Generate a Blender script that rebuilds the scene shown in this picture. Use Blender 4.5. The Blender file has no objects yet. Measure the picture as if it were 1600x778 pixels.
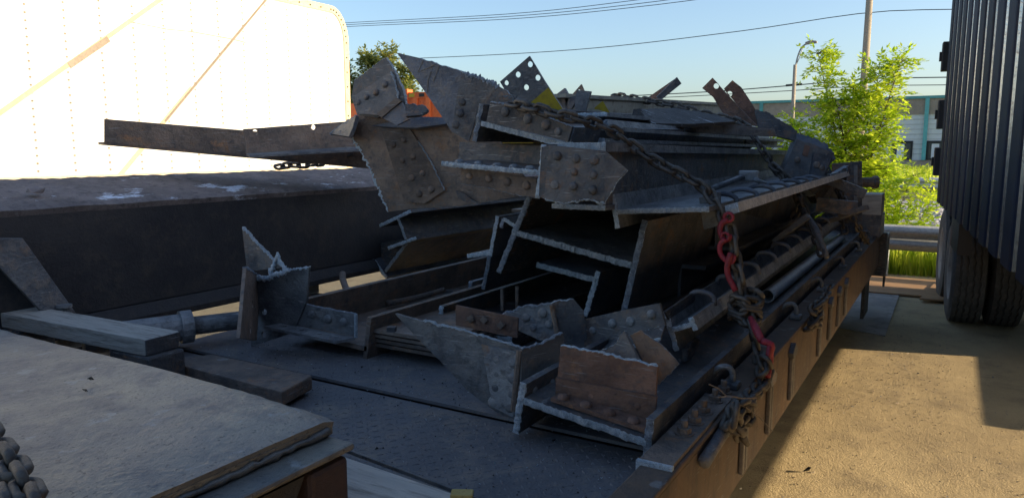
import bpy, bmesh, math, random
from mathutils import Vector, Matrix, Quaternion, noise
from mathutils.geometry import tessellate_polygon
random.seed(7)
R = math.radians
scene = bpy.context.scene
COL = scene.collection

# ------------------------------------------------------------------ camera
F, CX, CY, CAMH = 1150.0, 800.0, 389.0, 1.7
PITCH = math.atan(157 / F)
YAW = math.atan(690 / F * math.cos(PITCH))          # the trailers run along +Y, the camera looks left of that
FW = Vector((-math.sin(YAW) * math.cos(PITCH), math.cos(YAW) * math.cos(PITCH), -math.sin(PITCH)))
RT = Vector((math.cos(YAW), math.sin(YAW), 0))
UP = RT.cross(FW)
EYE = Vector((0, 0, CAMH))
cam_data = bpy.data.cameras.new('camera')
cam = bpy.data.objects.new('camera', cam_data)
COL.objects.link(cam)
cam_data.sensor_fit = 'HORIZONTAL'
cam_data.sensor_width = 36
cam_data.lens = 36 * F / 1600
cam_data.clip_start = 0.02
cam_data.clip_end = 3000
cam.location = EYE
cam.rotation_euler = (math.pi / 2 - PITCH, 0, YAW)
scene.camera = cam

# ------------------------------------------------------------------ sky, sun, exposure
SUN_AZ, SUN_EL = R(73), R(16.7)                     # azimuth from +Y towards +X
world = bpy.data.worlds.new('World')
scene.world = world
world.use_nodes = True
wn, wl = world.node_tree.nodes, world.node_tree.links
bg = wn['Background']
sky = wn.new('ShaderNodeTexSky')
sky.sky_type = 'NISHITA'
sky.sun_disc = False
sky.sun_elevation = SUN_EL
sky.sun_rotation = SUN_AZ
sky.altitude = 200
sky.air_density = 1.0
sky.dust_density = 2.4
sky.ozone_density = 2.4
wl.new(sky.outputs[0], bg.inputs[0])
bg.inputs[1].default_value = 0.125
sun_data = bpy.data.lights.new('sun', 'SUN')
sun_data.energy = 4.1
sun_data.angle = R(0.35)
sun_data.color = (1.0, 0.80, 0.52)
sun = bpy.data.objects.new('sun', sun_data)
COL.objects.link(sun)
SUN_DIR = Vector((math.sin(SUN_AZ) * math.cos(SUN_EL), math.cos(SUN_AZ) * math.cos(SUN_EL), math.sin(SUN_EL)))
sun.rotation_euler = SUN_DIR.to_track_quat('Z', 'Y').to_euler()
vs = scene.view_settings
vs.view_transform = 'Standard'
vs.look = 'None'
vs.exposure = 1.12
vs.gamma = 1.0
vs.use_curve_mapping = False
scene.cycles.max_bounces = 6

# ------------------------------------------------------------------ planes and points
def ray(px, py):
    return FW + RT * ((px - CX) / F) - UP * ((py - CY) / F)
def at(px, py, X=None, Y=None, Z=None):
    r = ray(px, py)
    if X is not None: t = (X - EYE.x) / r.x
    elif Y is not None: t = (Y - EYE.y) / r.y
    else: t = (Z - EYE.z) / r.z
    return EYE + r * t
def plY(y): return (Vector((0, y, 0)), Vector((0, -1, 0)))
def plX(x): return (Vector((x, 0, 0)), Vector((1, 0, 0)))
def plZ(z): return (Vector((0, 0, z)), Vector((0, 0, 1)))
def plA(px, py, y, deg, tilt=0):
    """upright plane through a point at depth y, turned deg about z and leaning back by tilt"""
    n = Vector((math.sin(R(deg)) * math.cos(R(tilt)), -math.cos(R(deg)) * math.cos(R(tilt)), math.sin(R(tilt))))
    return (at(px, py, Y=y), n)
def cv(p, pl):
    r = ray(*p)
    return EYE + r * ((pl[0] - EYE).dot(pl[1]) / r.dot(pl[1]))

# ------------------------------------------------------------------ materials
def new_mat(name):
    m = bpy.data.materials.new(name)
    m.use_nodes = True
    nt = m.node_tree
    return m, nt, nt.nodes, nt.links, nt.nodes['Principled BSDF']

def surface(name, c1, c2, c3=None, scale=6.0, rough=0.7, metal=0.0, bump=0.25, fine=90.0, spec=0.4, stretch=(1, 1, 1), r2=None, speck=0.0, rust=None, scratch=0.0, bdist=0.02, vary=.22):
    """weathered surface: two scales of noise mix three colours, a fine noise gives relief"""
    m, nt, N, L, b = new_mat(name)
    tc = N.new('ShaderNodeTexCoord')
    info = N.new('ShaderNodeObjectInfo')
    mp = N.new('ShaderNodeMapping')
    mp.inputs['Scale'].default_value = stretch
    L.new(tc.outputs['Object'], mp.inputs[0])
    mul = N.new('ShaderNodeMath'); mul.operation = 'MULTIPLY'; mul.inputs[1].default_value = 37.0
    L.new(info.outputs['Random'], mul.inputs[0])
    def nz(sc, det, rgh):
        t = N.new('ShaderNodeTexNoise')
        t.noise_dimensions = '4D'
        t.inputs['Scale'].default_value = sc
        t.inputs['Detail'].default_value = det
        t.inputs['Roughness'].default_value = rgh
        L.new(mp.outputs[0], t.inputs['Vector'])
        L.new(mul.outputs[0], t.inputs['W'])
        return t
    n1 = nz(scale, 6, 0.65)
    n2 = nz(scale * 4.3, 8, 0.7)
    n3 = nz(fine, 4, 0.6)
    r1 = N.new('ShaderNodeValToRGB')
    r1.color_ramp.elements[0].position = 0.36; r1.color_ramp.elements[0].color = (*c1, 1)
    r1.color_ramp.elements[1].position = 0.64; r1.color_ramp.elements[1].color = (*c2, 1)
    L.new(n1.outputs['Fac'], r1.inputs[0])
    mix = N.new('ShaderNodeMix'); mix.data_type = 'RGBA'
    r2n = N.new('ShaderNodeValToRGB')
    r2n.color_ramp.elements[0].position = 0.50; r2n.color_ramp.elements[1].position = 0.70
    L.new(n2.outputs['Fac'], r2n.inputs[0])
    L.new(r2n.outputs[0], mix.inputs[0])
    L.new(r1.outputs[0], mix.inputs[6])
    mix.inputs[7].default_value = (*(c3 or c2), 1)
    out = mix.outputs[2]
    # per object brightness
    hsv = N.new('ShaderNodeHueSaturation')
    mr = N.new('ShaderNodeMapRange'); mr.inputs[3].default_value = 1 - vary; mr.inputs[4].default_value = 1 + vary
    L.new(info.outputs['Random'], mr.inputs[0])
    L.new(mr.outputs[0], hsv.inputs['Value'])
    L.new(out, hsv.inputs['Color'])
    out = hsv.outputs[0]
    def overlay(out, fac, col):
        mx = N.new('ShaderNodeMix'); mx.data_type = 'RGBA'
        L.new(fac, mx.inputs[0]); L.new(out, mx.inputs[6]); mx.inputs[7].default_value = (*col, 1)
        return mx.outputs[2]
    if rust:
        n5 = nz(scale * 1.7, 9, .78)
        r5 = N.new('ShaderNodeValToRGB'); r5.color_ramp.elements[0].position = rust[1]; r5.color_ramp.elements[1].position = rust[1] + .09
        r5.color_ramp.elements[1].color = (rust[2],) * 3 + (1,)
        L.new(n5.outputs['Fac'], r5.inputs[0])
        # some pieces are far rustier than others
        wn_ = N.new('ShaderNodeTexWhiteNoise'); wn_.noise_dimensions = '1D'; L.new(mul.outputs[0], wn_.inputs['W'])
        mr5 = N.new('ShaderNodeMapRange'); mr5.inputs[3].default_value = .25; mr5.inputs[4].default_value = 1.25
        L.new(wn_.outputs['Value'], mr5.inputs[0])
        mu5 = N.new('ShaderNodeMath'); mu5.operation = 'MULTIPLY'; mu5.use_clamp = True
        L.new(r5.outputs[0], mu5.inputs[0]); L.new(mr5.outputs[0], mu5.inputs[1])
        out = overlay(out, mu5.outputs[0], rust[0])
    if scratch:
        m6 = N.new('ShaderNodeMapping'); m6.inputs['Scale'].default_value = (4, 4, 55); m6.inputs['Rotation'].default_value = (.5, .9, .3)
        L.new(tc.outputs['Object'], m6.inputs[0])
        n6 = N.new('ShaderNodeTexNoise'); n6.inputs['Scale'].default_value = 3.0; n6.inputs['Detail'].default_value = 5
        L.new(m6.outputs[0], n6.inputs['Vector'])
        r6 = N.new('ShaderNodeValToRGB'); r6.color_ramp.elements[0].position = .63; r6.color_ramp.elements[1].position = .69
        r6.color_ramp.elements[1].color = (scratch,) * 3 + (1,)
        L.new(n6.outputs['Fac'], r6.inputs[0])
        out = overlay(out, r6.outputs[0], (.34, .34, .34))
    if speck:
        n4 = nz(fine * 1.6, 2, 0.5)
        r4 = N.new('ShaderNodeValToRGB')
        r4.color_ramp.elements[0].position = 0.62; r4.color_ramp.elements[1].position = 0.68
        L.new(n4.outputs['Fac'], r4.inputs[0])
        m4 = N.new('ShaderNodeMix'); m4.data_type = 'RGBA'; m4.blend_type = 'MIX'
        mm = N.new('ShaderNodeMath'); mm.operation = 'MULTIPLY'; mm.inputs[1].default_value = speck
        L.new(r4.outputs[0], mm.inputs[0]); L.new(mm.outputs[0], m4.inputs[0])
        L.new(out, m4.inputs[6]); m4.inputs[7].default_value = (c1[0] * .3, c1[1] * .3, c1[2] * .3, 1)
        out = m4.outputs[2]
    L.new(out, b.inputs['Base Color'])
    rr = N.new('ShaderNodeMapRange')
    rr.inputs[3].default_value = rough; rr.inputs[4].default_value = r2 if r2 is not None else min(1, rough + 0.25)
    L.new(n2.outputs['Fac'], rr.inputs[0]); L.new(rr.outputs[0], b.inputs['Roughness'])
    b.inputs['Metallic'].default_value = metal
    b.inputs['Specular IOR Level'].default_value = spec
    if bump:
        ad = N.new('ShaderNodeMath'); ad.operation = 'MULTIPLY_ADD'; ad.inputs[1].default_value = 0.35
        L.new(n3.outputs['Fac'], ad.inputs[0]); L.new(n2.outputs['Fac'], ad.inputs[2])
        bp = N.new('ShaderNodeBump'); bp.inputs['Strength'].default_value = bump; bp.inputs['Distance'].default_value = bdist
        L.new(ad.outputs[0], bp.inputs['Height']); L.new(bp.outputs[0], b.inputs['Normal'])
    return m

def plain(name, col, rough=0.6, metal=0.0, spec=0.4):
    return surface(name, tuple(c * .85 for c in col), tuple(min(1, c * 1.1) for c in col), col, rough=rough, metal=metal, bump=0.05, spec=spec)

def leafy(name, c1, c2, trans=0.5):
    m, nt, N, L, b = new_mat(name)
    tc = N.new('ShaderNodeTexCoord')
    t = N.new('ShaderNodeTexNoise'); t.inputs['Scale'].default_value = 2.2; t.inputs['Detail'].default_value = 4
    L.new(tc.outputs['Object'], t.inputs['Vector'])
    g = N.new('ShaderNodeNewGeometry')
    ad = N.new('ShaderNodeMath'); ad.operation = 'MULTIPLY_ADD'; ad.inputs[1].default_value = 0.5; ad.inputs[2].default_value = -0.25
    L.new(g.outputs['Random Per Island'], ad.inputs[0])
    ad2 = N.new('ShaderNodeMath'); ad2.operation = 'ADD'
    L.new(ad.outputs[0], ad2.inputs[0]); L.new(t.outputs['Fac'], ad2.inputs[1])
    rp = N.new('ShaderNodeValToRGB')
    rp.color_ramp.elements[0].position = 0.3; rp.color_ramp.elements[0].color = (*c1, 1)
    rp.color_ramp.elements[1].position = 0.7; rp.color_ramp.elements[1].color = (*c2, 1)
    L.new(ad2.outputs[0], rp.inputs[0])
    L.new(rp.outputs[0], b.inputs['Base Color'])
    b.inputs['Roughness'].default_value = 0.5
    tr = N.new('ShaderNodeBsdfTranslucent')
    L.new(rp.outputs[0], tr.inputs[0])
    mx = N.new('ShaderNodeMixShader'); mx.inputs[0].default_value = trans
    L.new(b.outputs[0], mx.inputs[1]); L.new(tr.outputs[0], mx.inputs[2])
    L.new(mx.outputs[0], N['Material Output'].inputs[0])
    return m

M = {}
M['dark'] = surface('dark_mill_steel', (.058, .063, .076), (.172, .170, .172), (.25, .195, .155), scale=5, rough=.36, metal=.25, bump=.75, rust=((.29, .160, .090), .54, .8), scratch=.8, vary=.32)
M['navy'] = surface('blue_black_steel', (.075, .085, .110), (.190, .198, .225), (.25, .215, .185), scale=4, rough=.36, metal=.25, bump=.7, rust=((.25, .155, .10), .55, .7), scratch=.6, vary=.3)
M['brown'] = surface('brown_rust_steel', (.125, .100, .086), (.28, .208, .162), (.085, .082, .086), scale=5.5, rough=.5, metal=.05, bump=.85, rust=((.36, .190, .095), .54, .8), scratch=.6, vary=.28)
M['red'] = surface('red_rust_steel', (.155, .088, .066), (.31, .178, .128), (.10, .08, .076), scale=7, rough=.6, bump=.8, rust=((.38, .195, .095), .55, .7), scratch=.4)
M['dark_red'] = surface('dark_red_steel', (.050, .034, .034), (.075, .045, .04), (.04, .035, .038), scale=6, rough=.65, bump=.4)
M['rail_rust'] = surface('orange_rust_rail', (.17, .112, .075), (.125, .092, .072), (.08, .07, .066), scale=4, rough=.7, bump=.5, stretch=(1, 1, .35), rust=((.27, .145, .075), .55, .7), scratch=.4)
M['grey'] = surface('grey_weathered_steel', (.115, .128, .148), (.295, .298, .30), (.090, .092, .098), scale=6, rough=.36, metal=.2, bump=.75, rust=((.28, .170, .105), .56, .75), scratch=.8, vary=.3)
M['rivet'] = surface('rivet_steel', (.11, .10, .095), (.20, .17, .145), (.09, .08, .08), scale=25, rough=.5, metal=.15, bump=.35)
M['cut'] = surface('torch_cut_slag', (.50, .60, .70), (.86, .94, 1.0), (.14, .16, .19), scale=75, rough=.35, metal=.05, bump=1.0, fine=300)
M['cut_dark'] = surface('dark_slag', (.20, .235, .29), (.46, .53, .62), (.085, .095, .115), scale=60, rough=.35, metal=.15, bump=1.0, fine=220)
M['plate'] = surface('bare_grey_plate', (.125, .128, .138), (.36, .305, .228), (.095, .095, .105), scale=1.6, rough=.28, metal=.2, bump=.5, fine=70, speck=.6, rust=((.075, .064, .060), .58, .7), scratch=.8)
M['wood'] = surface('weathered_wood', (.46, .43, .385), (.64, .59, .52), (.24, .21, .18), scale=5, rough=.85, bump=.7, stretch=(.25, 2.2, 2.2), fine=60)
M['wood_y'] = surface('worn_deck_board', (.44, .385, .30), (.60, .53, .42), (.22, .185, .14), scale=4, rough=.85, bump=.7, stretch=(2.2, .25, 2.2), fine=60)
M['truck'] = surface('navy_body_paint', (.010, .014, .028), (.018, .023, .040), (.032, .028, .028), scale=4, rough=.55, r2=.7, bump=.08, spec=.10)
M['truck_glint'] = surface('glint_body_edge', (.34, .36, .36), (.46, .47, .46), (.20, .17, .15), scale=14, rough=.14, r2=.3, metal=.85, bump=.05, spec=.6)  # bright metal standing in for sky reflections on the rib corners
M['girder_web'] = surface('black_girder_web', (.024, .024, .029), (.048, .045, .046), (.07, .058, .05), scale=2.5, rough=.55, bump=.5)
M['silver'] = surface('bright_pipe', (.68, .70, .72), (.80, .82, .83), (.55, .55, .55), scale=12, rough=.28, metal=.25, bump=.05)
M['strap'] = surface('strap_webbing', (.48, .36, .12), (.56, .43, .17), (.35, .26, .1), scale=30, rough=.8, bump=.3)
M['pale'] = surface('pale_grey_green_steel', (.36, .355, .29), (.47, .45, .36), (.20, .175, .14), scale=4, rough=.55, bump=.3, scratch=.4)
M['yellow'] = surface('yellow_paint', (.50, .38, .02), (.42, .31, .03), (.25, .18, .04), scale=6, rough=.5, bump=.1)
M['chain'] = surface('chain_steel', (.085, .078, .072), (.15, .132, .115), (.12, .075, .05), scale=40, rough=.4, metal=.5, bump=.3)
M['redpaint'] = surface('red_binder_paint', (.24, .016, .030), (.30, .03, .045), (.10, .03, .03), scale=20, rough=.4, bump=.2)
M['deck'] = surface('deck_plate_steel', (0.12, 0.122, 0.134), (0.186, 0.182, 0.191), (0.269, 0.233, 0.198), scale=2.2, rough=.5, metal=.1, bump=.45, fine=130, speck=.8)
M['dirt'] = surface('dirt_caked_steel', (0.184, 0.156, 0.151), (0.324, 0.27, 0.259), (0.097, 0.086, 0.091), scale=5, rough=.85, bump=.9, fine=50, speck=.5)
M['slag_white'] = surface('pale_scrape', (.36, .40, .46), (.48, .52, .58), (.14, .13, .13), scale=18, rough=.6, bump=.5)
M['ply'] = surface('brown_plywood', (.30, .17, .085), (.38, .23, .12), (.20, .115, .06), scale=3, rough=.85, bump=.2, stretch=(.4, 2.5, 1))
M['mat_grey'] = surface('grey_sheet', (0.194, 0.184, 0.174), (0.286, 0.265, 0.241), (0.122, 0.112, 0.108), scale=2, rough=.8, bump=.2)
M['galv'] = surface('galvanised', (.30, .32, .33), (.40, .42, .43), (.22, .23, .24), scale=8, rough=.42, metal=.5, bump=.12)
M['rubber'] = surface('tyre_rubber', (0.044, 0.044, 0.046), (0.079, 0.077, 0.075), (0.121, 0.114, 0.106), scale=7, rough=.8, bump=.25)
M['white'] = surface('white_trailer_skin', (.60, .60, .58), (.66, .66, .63), (.62, .61, .58), scale=2, rough=.45, bump=.02)
M['cream'] = surface('cream_trim', (.60, .50, .33), (.68, .57, .40), (.42, .33, .20), scale=9, rough=.5, bump=.1)
M['stripe'] = surface('shadow_tan', (.44, .37, .22), (.50, .43, .28), (.36, .30, .19), scale=8, rough=.7, bump=.02)  # tan that stands for the wire shadows on the trailer side
M['stripe_d'] = surface('dark_tan_mark', (.23, .19, .15), (.30, .25, .20), (.18, .15, .13), scale=8, rough=.7, bump=.02)
M['black'] = plain('black_fitting', (.02, .02, .022), .5)
M['pole'] = surface('weathered_pole', (.24, .21, .17), (.32, .28, .22), (.17, .14, .11), scale=3, rough=.85, bump=.3, stretch=(4, 4, .3))
M['wire'] = plain('wire_black', (.035, .037, .042), .6)
M['teal'] = plain('teal_trim', (.12, .38, .38), .5)
M['bbrick'] = surface('brown_block', (.28, .225, .185), (.34, .275, .225), (.22, .175, .15), scale=1.5, rough=.9, bump=.1)
M['gbrick'] = surface('painted_grey_block', (.74, .75, .77), (.80, .80, .80), (.70, .70, .72), scale=1.2, rough=.85, bump=.05)
M['glass'] = plain('dark_glass', (.05, .06, .07), .1)
M['orange'] = surface('orange_container', (.62, .12, .03), (.70, .16, .04), (.48, .10, .04), scale=2, rough=.5, bump=.05)
M['wvan'] = plain('white_van_paint', (.62, .63, .62), .4)
M['bark'] = surface('bark', (.10, .075, .05), (.16, .12, .08), (.06, .045, .035), scale=10, rough=.9, bump=.5)
M['leaf'] = leafy('sunlit_leaf', (.34, .50, .02), (.60, .68, .05), .6)
M['leaf2'] = leafy('tree_leaf', (.17, .22, .05), (.36, .36, .09), .5)
M['grass'] = leafy('grass_blade', (.30, .44, .02), (.58, .62, .07), .55)
M['ground'] = surface('dusty_asphalt', (.36, .275, .155), (.49, .38, .215), (.25, .195, .12), scale=.8, rough=.9, bump=.6, fine=110, speck=.8, rust=((.20, .16, .11), .55, .8), bdist=.035)
M['turf'] = surface('green_ground', (.09, .12, .02), (.14, .16, .03), (.12, .10, .05), scale=.6, rough=1, bump=.4)
M['gravel'] = surface('pale_gravel', (.36, .35, .36), (.52, .51, .52), (.16, .16, .17), scale=9, rough=.95, bump=.8)
M['path'] = surface('tan_path', (.36, .30, .22), (.42, .35, .26), (.30, .25, .19), scale=2, rough=.95, bump=.2)
M['concrete'] = surface('concrete', (.34, .33, .31), (.42, .41, .38), (.26, .25, .24), scale=3, rough=.9, bump=.2)
M['chalk'] = plain('chalk_line', (.20, .18, .16), .9)

def scraped(name, base_args, pale, scale, stretch, lo, hi):
    m = surface(name, *base_args[0], **base_args[1])
    nt = m.node_tree; N, L = nt.nodes, nt.links; b = N['Principled BSDF']
    src = b.inputs['Base Color'].links[0].from_socket
    tc = N.new('ShaderNodeTexCoord'); mp = N.new('ShaderNodeMapping'); mp.inputs['Scale'].default_value = stretch
    mp.inputs['Rotation'].default_value = (0, 0, .5)
    L.new(tc.outputs['Object'], mp.inputs[0])
    t = N.new('ShaderNodeTexNoise'); t.inputs['Scale'].default_value = scale; t.inputs['Detail'].default_value = 7; t.inputs['Roughness'].default_value = .72
    L.new(mp.outputs[0], t.inputs['Vector'])
    r = N.new('ShaderNodeValToRGB'); r.color_ramp.elements[0].position = lo; r.color_ramp.elements[1].position = hi
    L.new(t.outputs['Fac'], r.inputs[0])
    mx = N.new('ShaderNodeMix'); mx.data_type = 'RGBA'
    L.new(r.outputs[0], mx.inputs[0]); L.new(src, mx.inputs[6]); mx.inputs[7].default_value = (*pale, 1)
    L.new(mx.outputs[2], b.inputs['Base Color'])
    return m
M['dirt_top'] = scraped('scraped_dirt', (((.15, .128, .125), (.25, .215, .21), (.085, .075, .08)), dict(scale=5, rough=.85, bump=.9, fine=50, speck=.5)), (.70, .76, .86), 3.4, (1.2, .6, 1), .58, .63)
M['scratch'] = scraped('scratched_steel', (((.075, .072, .07), (.12, .11, .10), (.06, .055, .05)), dict(scale=5, rough=.6, bump=.3)), (.45, .47, .5), 9, (.4, 3, 1), .60, .66)

# ------------------------------------------------------------------ mesh helpers
W = {}                                              # world position of every object's origin
def tag(o, label=None, cat=None, group=None, kind=None):
    if label: o['label'] = label
    if cat: o['category'] = cat
    if group: o['group'] = group
    if kind or cat: o['kind'] = kind or 'thing'
    return o
def thing(name, label, cat, loc, group=None):
    o = bpy.data.objects.new(name, None)
    o.empty_display_size = .1
    COL.objects.link(o)
    o.location = loc
    W[o] = Vector(loc)
    return tag(o, label, cat, group)
class MB:
    def __init__(s): s.v, s.f, s.m = [], [], []
    def add(s, vs_, fs, mi=0):
        b = len(s.v)
        s.v += [Vector(p) for p in vs_]
        for f in fs:
            s.f.append([b + i for i in f]); s.m.append(mi)
        return s
    def box(s, c, size, rot=None, mi=0):
        c = Vector(c); h = Vector(size) / 2
        pts = [Vector((x * h.x, y * h.y, z * h.z)) for x in (-1, 1) for y in (-1, 1) for z in (-1, 1)]
        if rot is not None: pts = [rot @ p for p in pts]
        return s.add([c + p for p in pts], [(0, 1, 3, 2), (4, 6, 7, 5), (0, 4, 5, 1), (2, 3, 7, 6), (0, 2, 6, 4), (1, 5, 7, 3)], mi)
    def box2(s, a, b, mi=0):
        a, b = Vector(a), Vector(b)
        return s.box((a + b) / 2, (abs(b.x - a.x), abs(b.y - a.y), abs(b.z - a.z)), mi=mi)
    def prism(s, poly, off, mi=0):
        n = len(poly); poly = [Vector(p) for p in poly]; off = Vector(off)
        tris = tessellate_polygon([poly])
        s.add(poly, tris, mi)
        s.add([p + off for p in poly], [t[::-1] for t in tris], mi)
        s.add(poly + [p + off for p in poly], [(i, (i + 1) % n, n + (i + 1) % n, n + i) for i in range(n)], mi)
        return s
    def tube(s, path, r, n=8, mi=0, cap=True):
        path = [Vector(p) for p in path]
        rr = r if isinstance(r, (list, tuple)) else [r] * len(path)
        b = len(s.v); up = None
        for i, p in enumerate(path):
            t = (path[min(i + 1, len(path) - 1)] - path[max(i - 1, 0)]).normalized()
            if up is None:
                up = Vector((0, 0, 1)) if abs(t.z) < .9 else Vector((1, 0, 0))
            a = t.cross(up).normalized(); c = a.cross(t).normalized(); up = c
            for k in range(n):
                th = 2 * math.pi * k / n
                s.v.append(p + (a * math.cos(th) + c * math.sin(th)) * rr[i])
        for i in range(len(path) - 1):
            for k in range(n):
                s.f.append([b + i * n + k, b + i * n + (k + 1) % n, b + (i + 1) * n + (k + 1) % n, b + (i + 1) * n + k]); s.m.append(mi)
        if cap:
            s.f.append([b + k for k in range(n)][::-1]); s.m.append(mi)
            e = b + (len(path) - 1) * n
            s.f.append([e + k for k in range(n)]); s.m.append(mi)
        return s
    def lathe(s, c, axis, prof, n=24, mi=0, closed=False):
        """prof: list of (along axis, radius)"""
        c = Vector(c); axis = Vector(axis).normalized()
        a = axis.cross(Vector((0, 0, 1)) if abs(axis.z) < .9 else Vector((1, 0, 0))).normalized(); d = axis.cross(a)
        b = len(s.v); m = len(prof)
        for k in range(n):
            th = 2 * math.pi * k / n
            dr = a * math.cos(th) + d * math.sin(th)
            for (h, r) in prof: s.v.append(c + axis * h + dr * r)
        for k in range(n):
            k2 = (k + 1) % n
            for j in range(m - 1 if not closed else m):
                j2 = (j + 1) % m
                s.f.append([b + k * m + j, b + k * m + j2, b + k2 * m + j2, b + k2 * m + j]); s.m.append(mi)
        return s
    def build(s, name, mats, parent=None, origin=None, smooth=False, label=None, cat=None, group=None, kind=None, bevel=0):
        if not isinstance(mats, (list, tuple)): mats = [mats]
        mats = [M[m] if isinstance(m, str) else m for m in mats]
        if parent is not None: o0 = W[parent]
        elif origin is not None: o0 = Vector(origin)
        else:
            xs = [p.x for p in s.v]; ys = [p.y for p in s.v]; zs = [p.z for p in s.v]
            o0 = Vector(((min(xs) + max(xs)) / 2, (min(ys) + max(ys)) / 2, min(zs)))
        me = bpy.data.meshes.new(name)
        me.from_pydata([p - o0 for p in s.v], [], s.f)
        me.polygons.foreach_set('material_index', s.m)
        for m in mats: me.materials.append(m)
        if smooth: me.polygons.foreach_set('use_smooth', [True] * len(s.f))
        bm = bmesh.new(); bm.from_mesh(me)
        if len(s.v) < 60000:
            bmesh.ops.remove_doubles(bm, verts=bm.verts, dist=1e-5)
            bmesh.ops.recalc_face_normals(bm, faces=bm.faces)
        bm.to_mesh(me); bm.free()
        o = bpy.data.objects.new(name, me)
        COL.objects.link(o)
        if parent is not None: o.parent = parent
        else: o.location = o0
        W[o] = o0
        if bevel:
            md = o.modifiers.new('bevel', 'BEVEL'); md.width = bevel; md.segments = 2; md.limit_method = 'ANGLE'
        return tag(o, label, cat, group, kind)

def inst(name, mesh, parent, pos, rot=None, scale=None):
    o = bpy.data.objects.new(name, mesh)
    COL.objects.link(o)
    o.parent = parent
    o.location = Vector(pos) - W[parent]
    if rot is not None:
        o.rotation_mode = 'QUATERNION'; o.rotation_quaternion = rot
    if scale is not None: o.scale = (scale,) * 3 if not isinstance(scale, (tuple, list, Vector)) else scale
    W[o] = Vector(pos)
    return o
def mesh_only(mb, mats, smooth=False):
    o = mb.build('tmp', mats, origin=(0, 0, 0), smooth=smooth)
    me = o.data
    bpy.data.objects.remove(o)
    return me
def copy_tree(o, parent=None, loc=None):
    c = o.copy(); COL.objects.link(c)
    if parent is not None:
        c.parent = parent
    if loc is not None: c.location = loc
    W[c] = Vector(loc) if loc is not None else W[o]
    for ch in list(o.children):
        copy_tree(ch, c)
    return c

# shared small pieces
def dome_mesh(name, r, h, mat, n=10):
    mb = MB(); rings = [(1.0, 0), (.95, .45), (.72, .8), (.38, .97)]
    for (a, b) in rings:
        mb.v += [Vector((r * a * math.cos(2 * math.pi * k / n), r * a * math.sin(2 * math.pi * k / n), h * b)) for k in range(n)]
    mb.v.append(Vector((0, 0, h)))
    for i in range(3):
        for k in range(n):
            mb.f.append([i * n + k, i * n + (k + 1) % n, (i + 1) * n + (k + 1) % n, (i + 1) * n + k]); mb.m.append(0)
    for k in range(n):
        mb.f.append([3 * n + k, 3 * n + (k + 1) % n, 4 * n]); mb.m.append(0)
    return mesh_only(mb, M[mat], True)
RIV = {'rivet': dome_mesh('rivet', .019, .014, 'rivet'), 'brown': dome_mesh('rivet', .019, .014, 'brown'), 'red': dome_mesh('rivet', .019, .014, 'red'),
       'dark': dome_mesh('rivet', .019, .014, 'dark'), 'grey': dome_mesh('rivet', .019, .014, 'grey')}
RIV['rivet'] = RIV['grey']
def hexprism(r, h, n=6, z0=0):
    mb = MB()
    a = [Vector((r * math.cos(2 * math.pi * k / n), r * math.sin(2 * math.pi * k / n), z0)) for k in range(n)]
    mb.prism(a, (0, 0, h)); return mb
NUT_SQ = mesh_only(hexprism(.022, .018, 4), M['brown'])
bolt_mb = hexprism(.021, .02)
bolt_mb.prism([Vector((.028 * math.cos(2 * math.pi * k / 10), .028 * math.sin(2 * math.pi * k / 10), 0)) for k in range(10)], (0, 0, .004))
bolt_mb.prism([Vector((.010 * math.cos(2 * math.pi * k / 8), .010 * math.sin(2 * math.pi * k / 8), .02)) for k in range(8)], (0, 0, .022))
BOLT = mesh_only(bolt_mb, M['brown'])

def rivets(parent, pts, pl, mesh='rivet', scale=1.0, lift=0.0, name='rivet'):
    q = Vector((0, 0, 1)).rotation_difference(pl[1])
    me = RIV[mesh] if isinstance(mesh, str) else mesh
    for p in pts:
        pos = cv(p, pl) + pl[1] * lift
        inst(name, me, parent, pos, q @ Quaternion((0, 0, 1), random.uniform(0, 3)), (lambda a: (a, a, a * random.uniform(.55, 1.1)))(scale * .88 * random.uniform(.82, 1.12)))

def subdiv_edge(a, b, step, amp, nrm, e_in):
    """points from a (inclusive) to b (exclusive), ragged in the plane"""
    d = b - a; n = max(2, int(d.length / step))
    out = [a.copy()]
    sd = random.uniform(0, 100)
    for i in range(1, n):
        t = i / n
        w = noise.noise(Vector((t * d.length * 28 + sd, 0, 0))) * 1.0 + random.uniform(-.45, .45)
        out.append(a + d * t + e_in * (w * amp))
    return out

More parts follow.
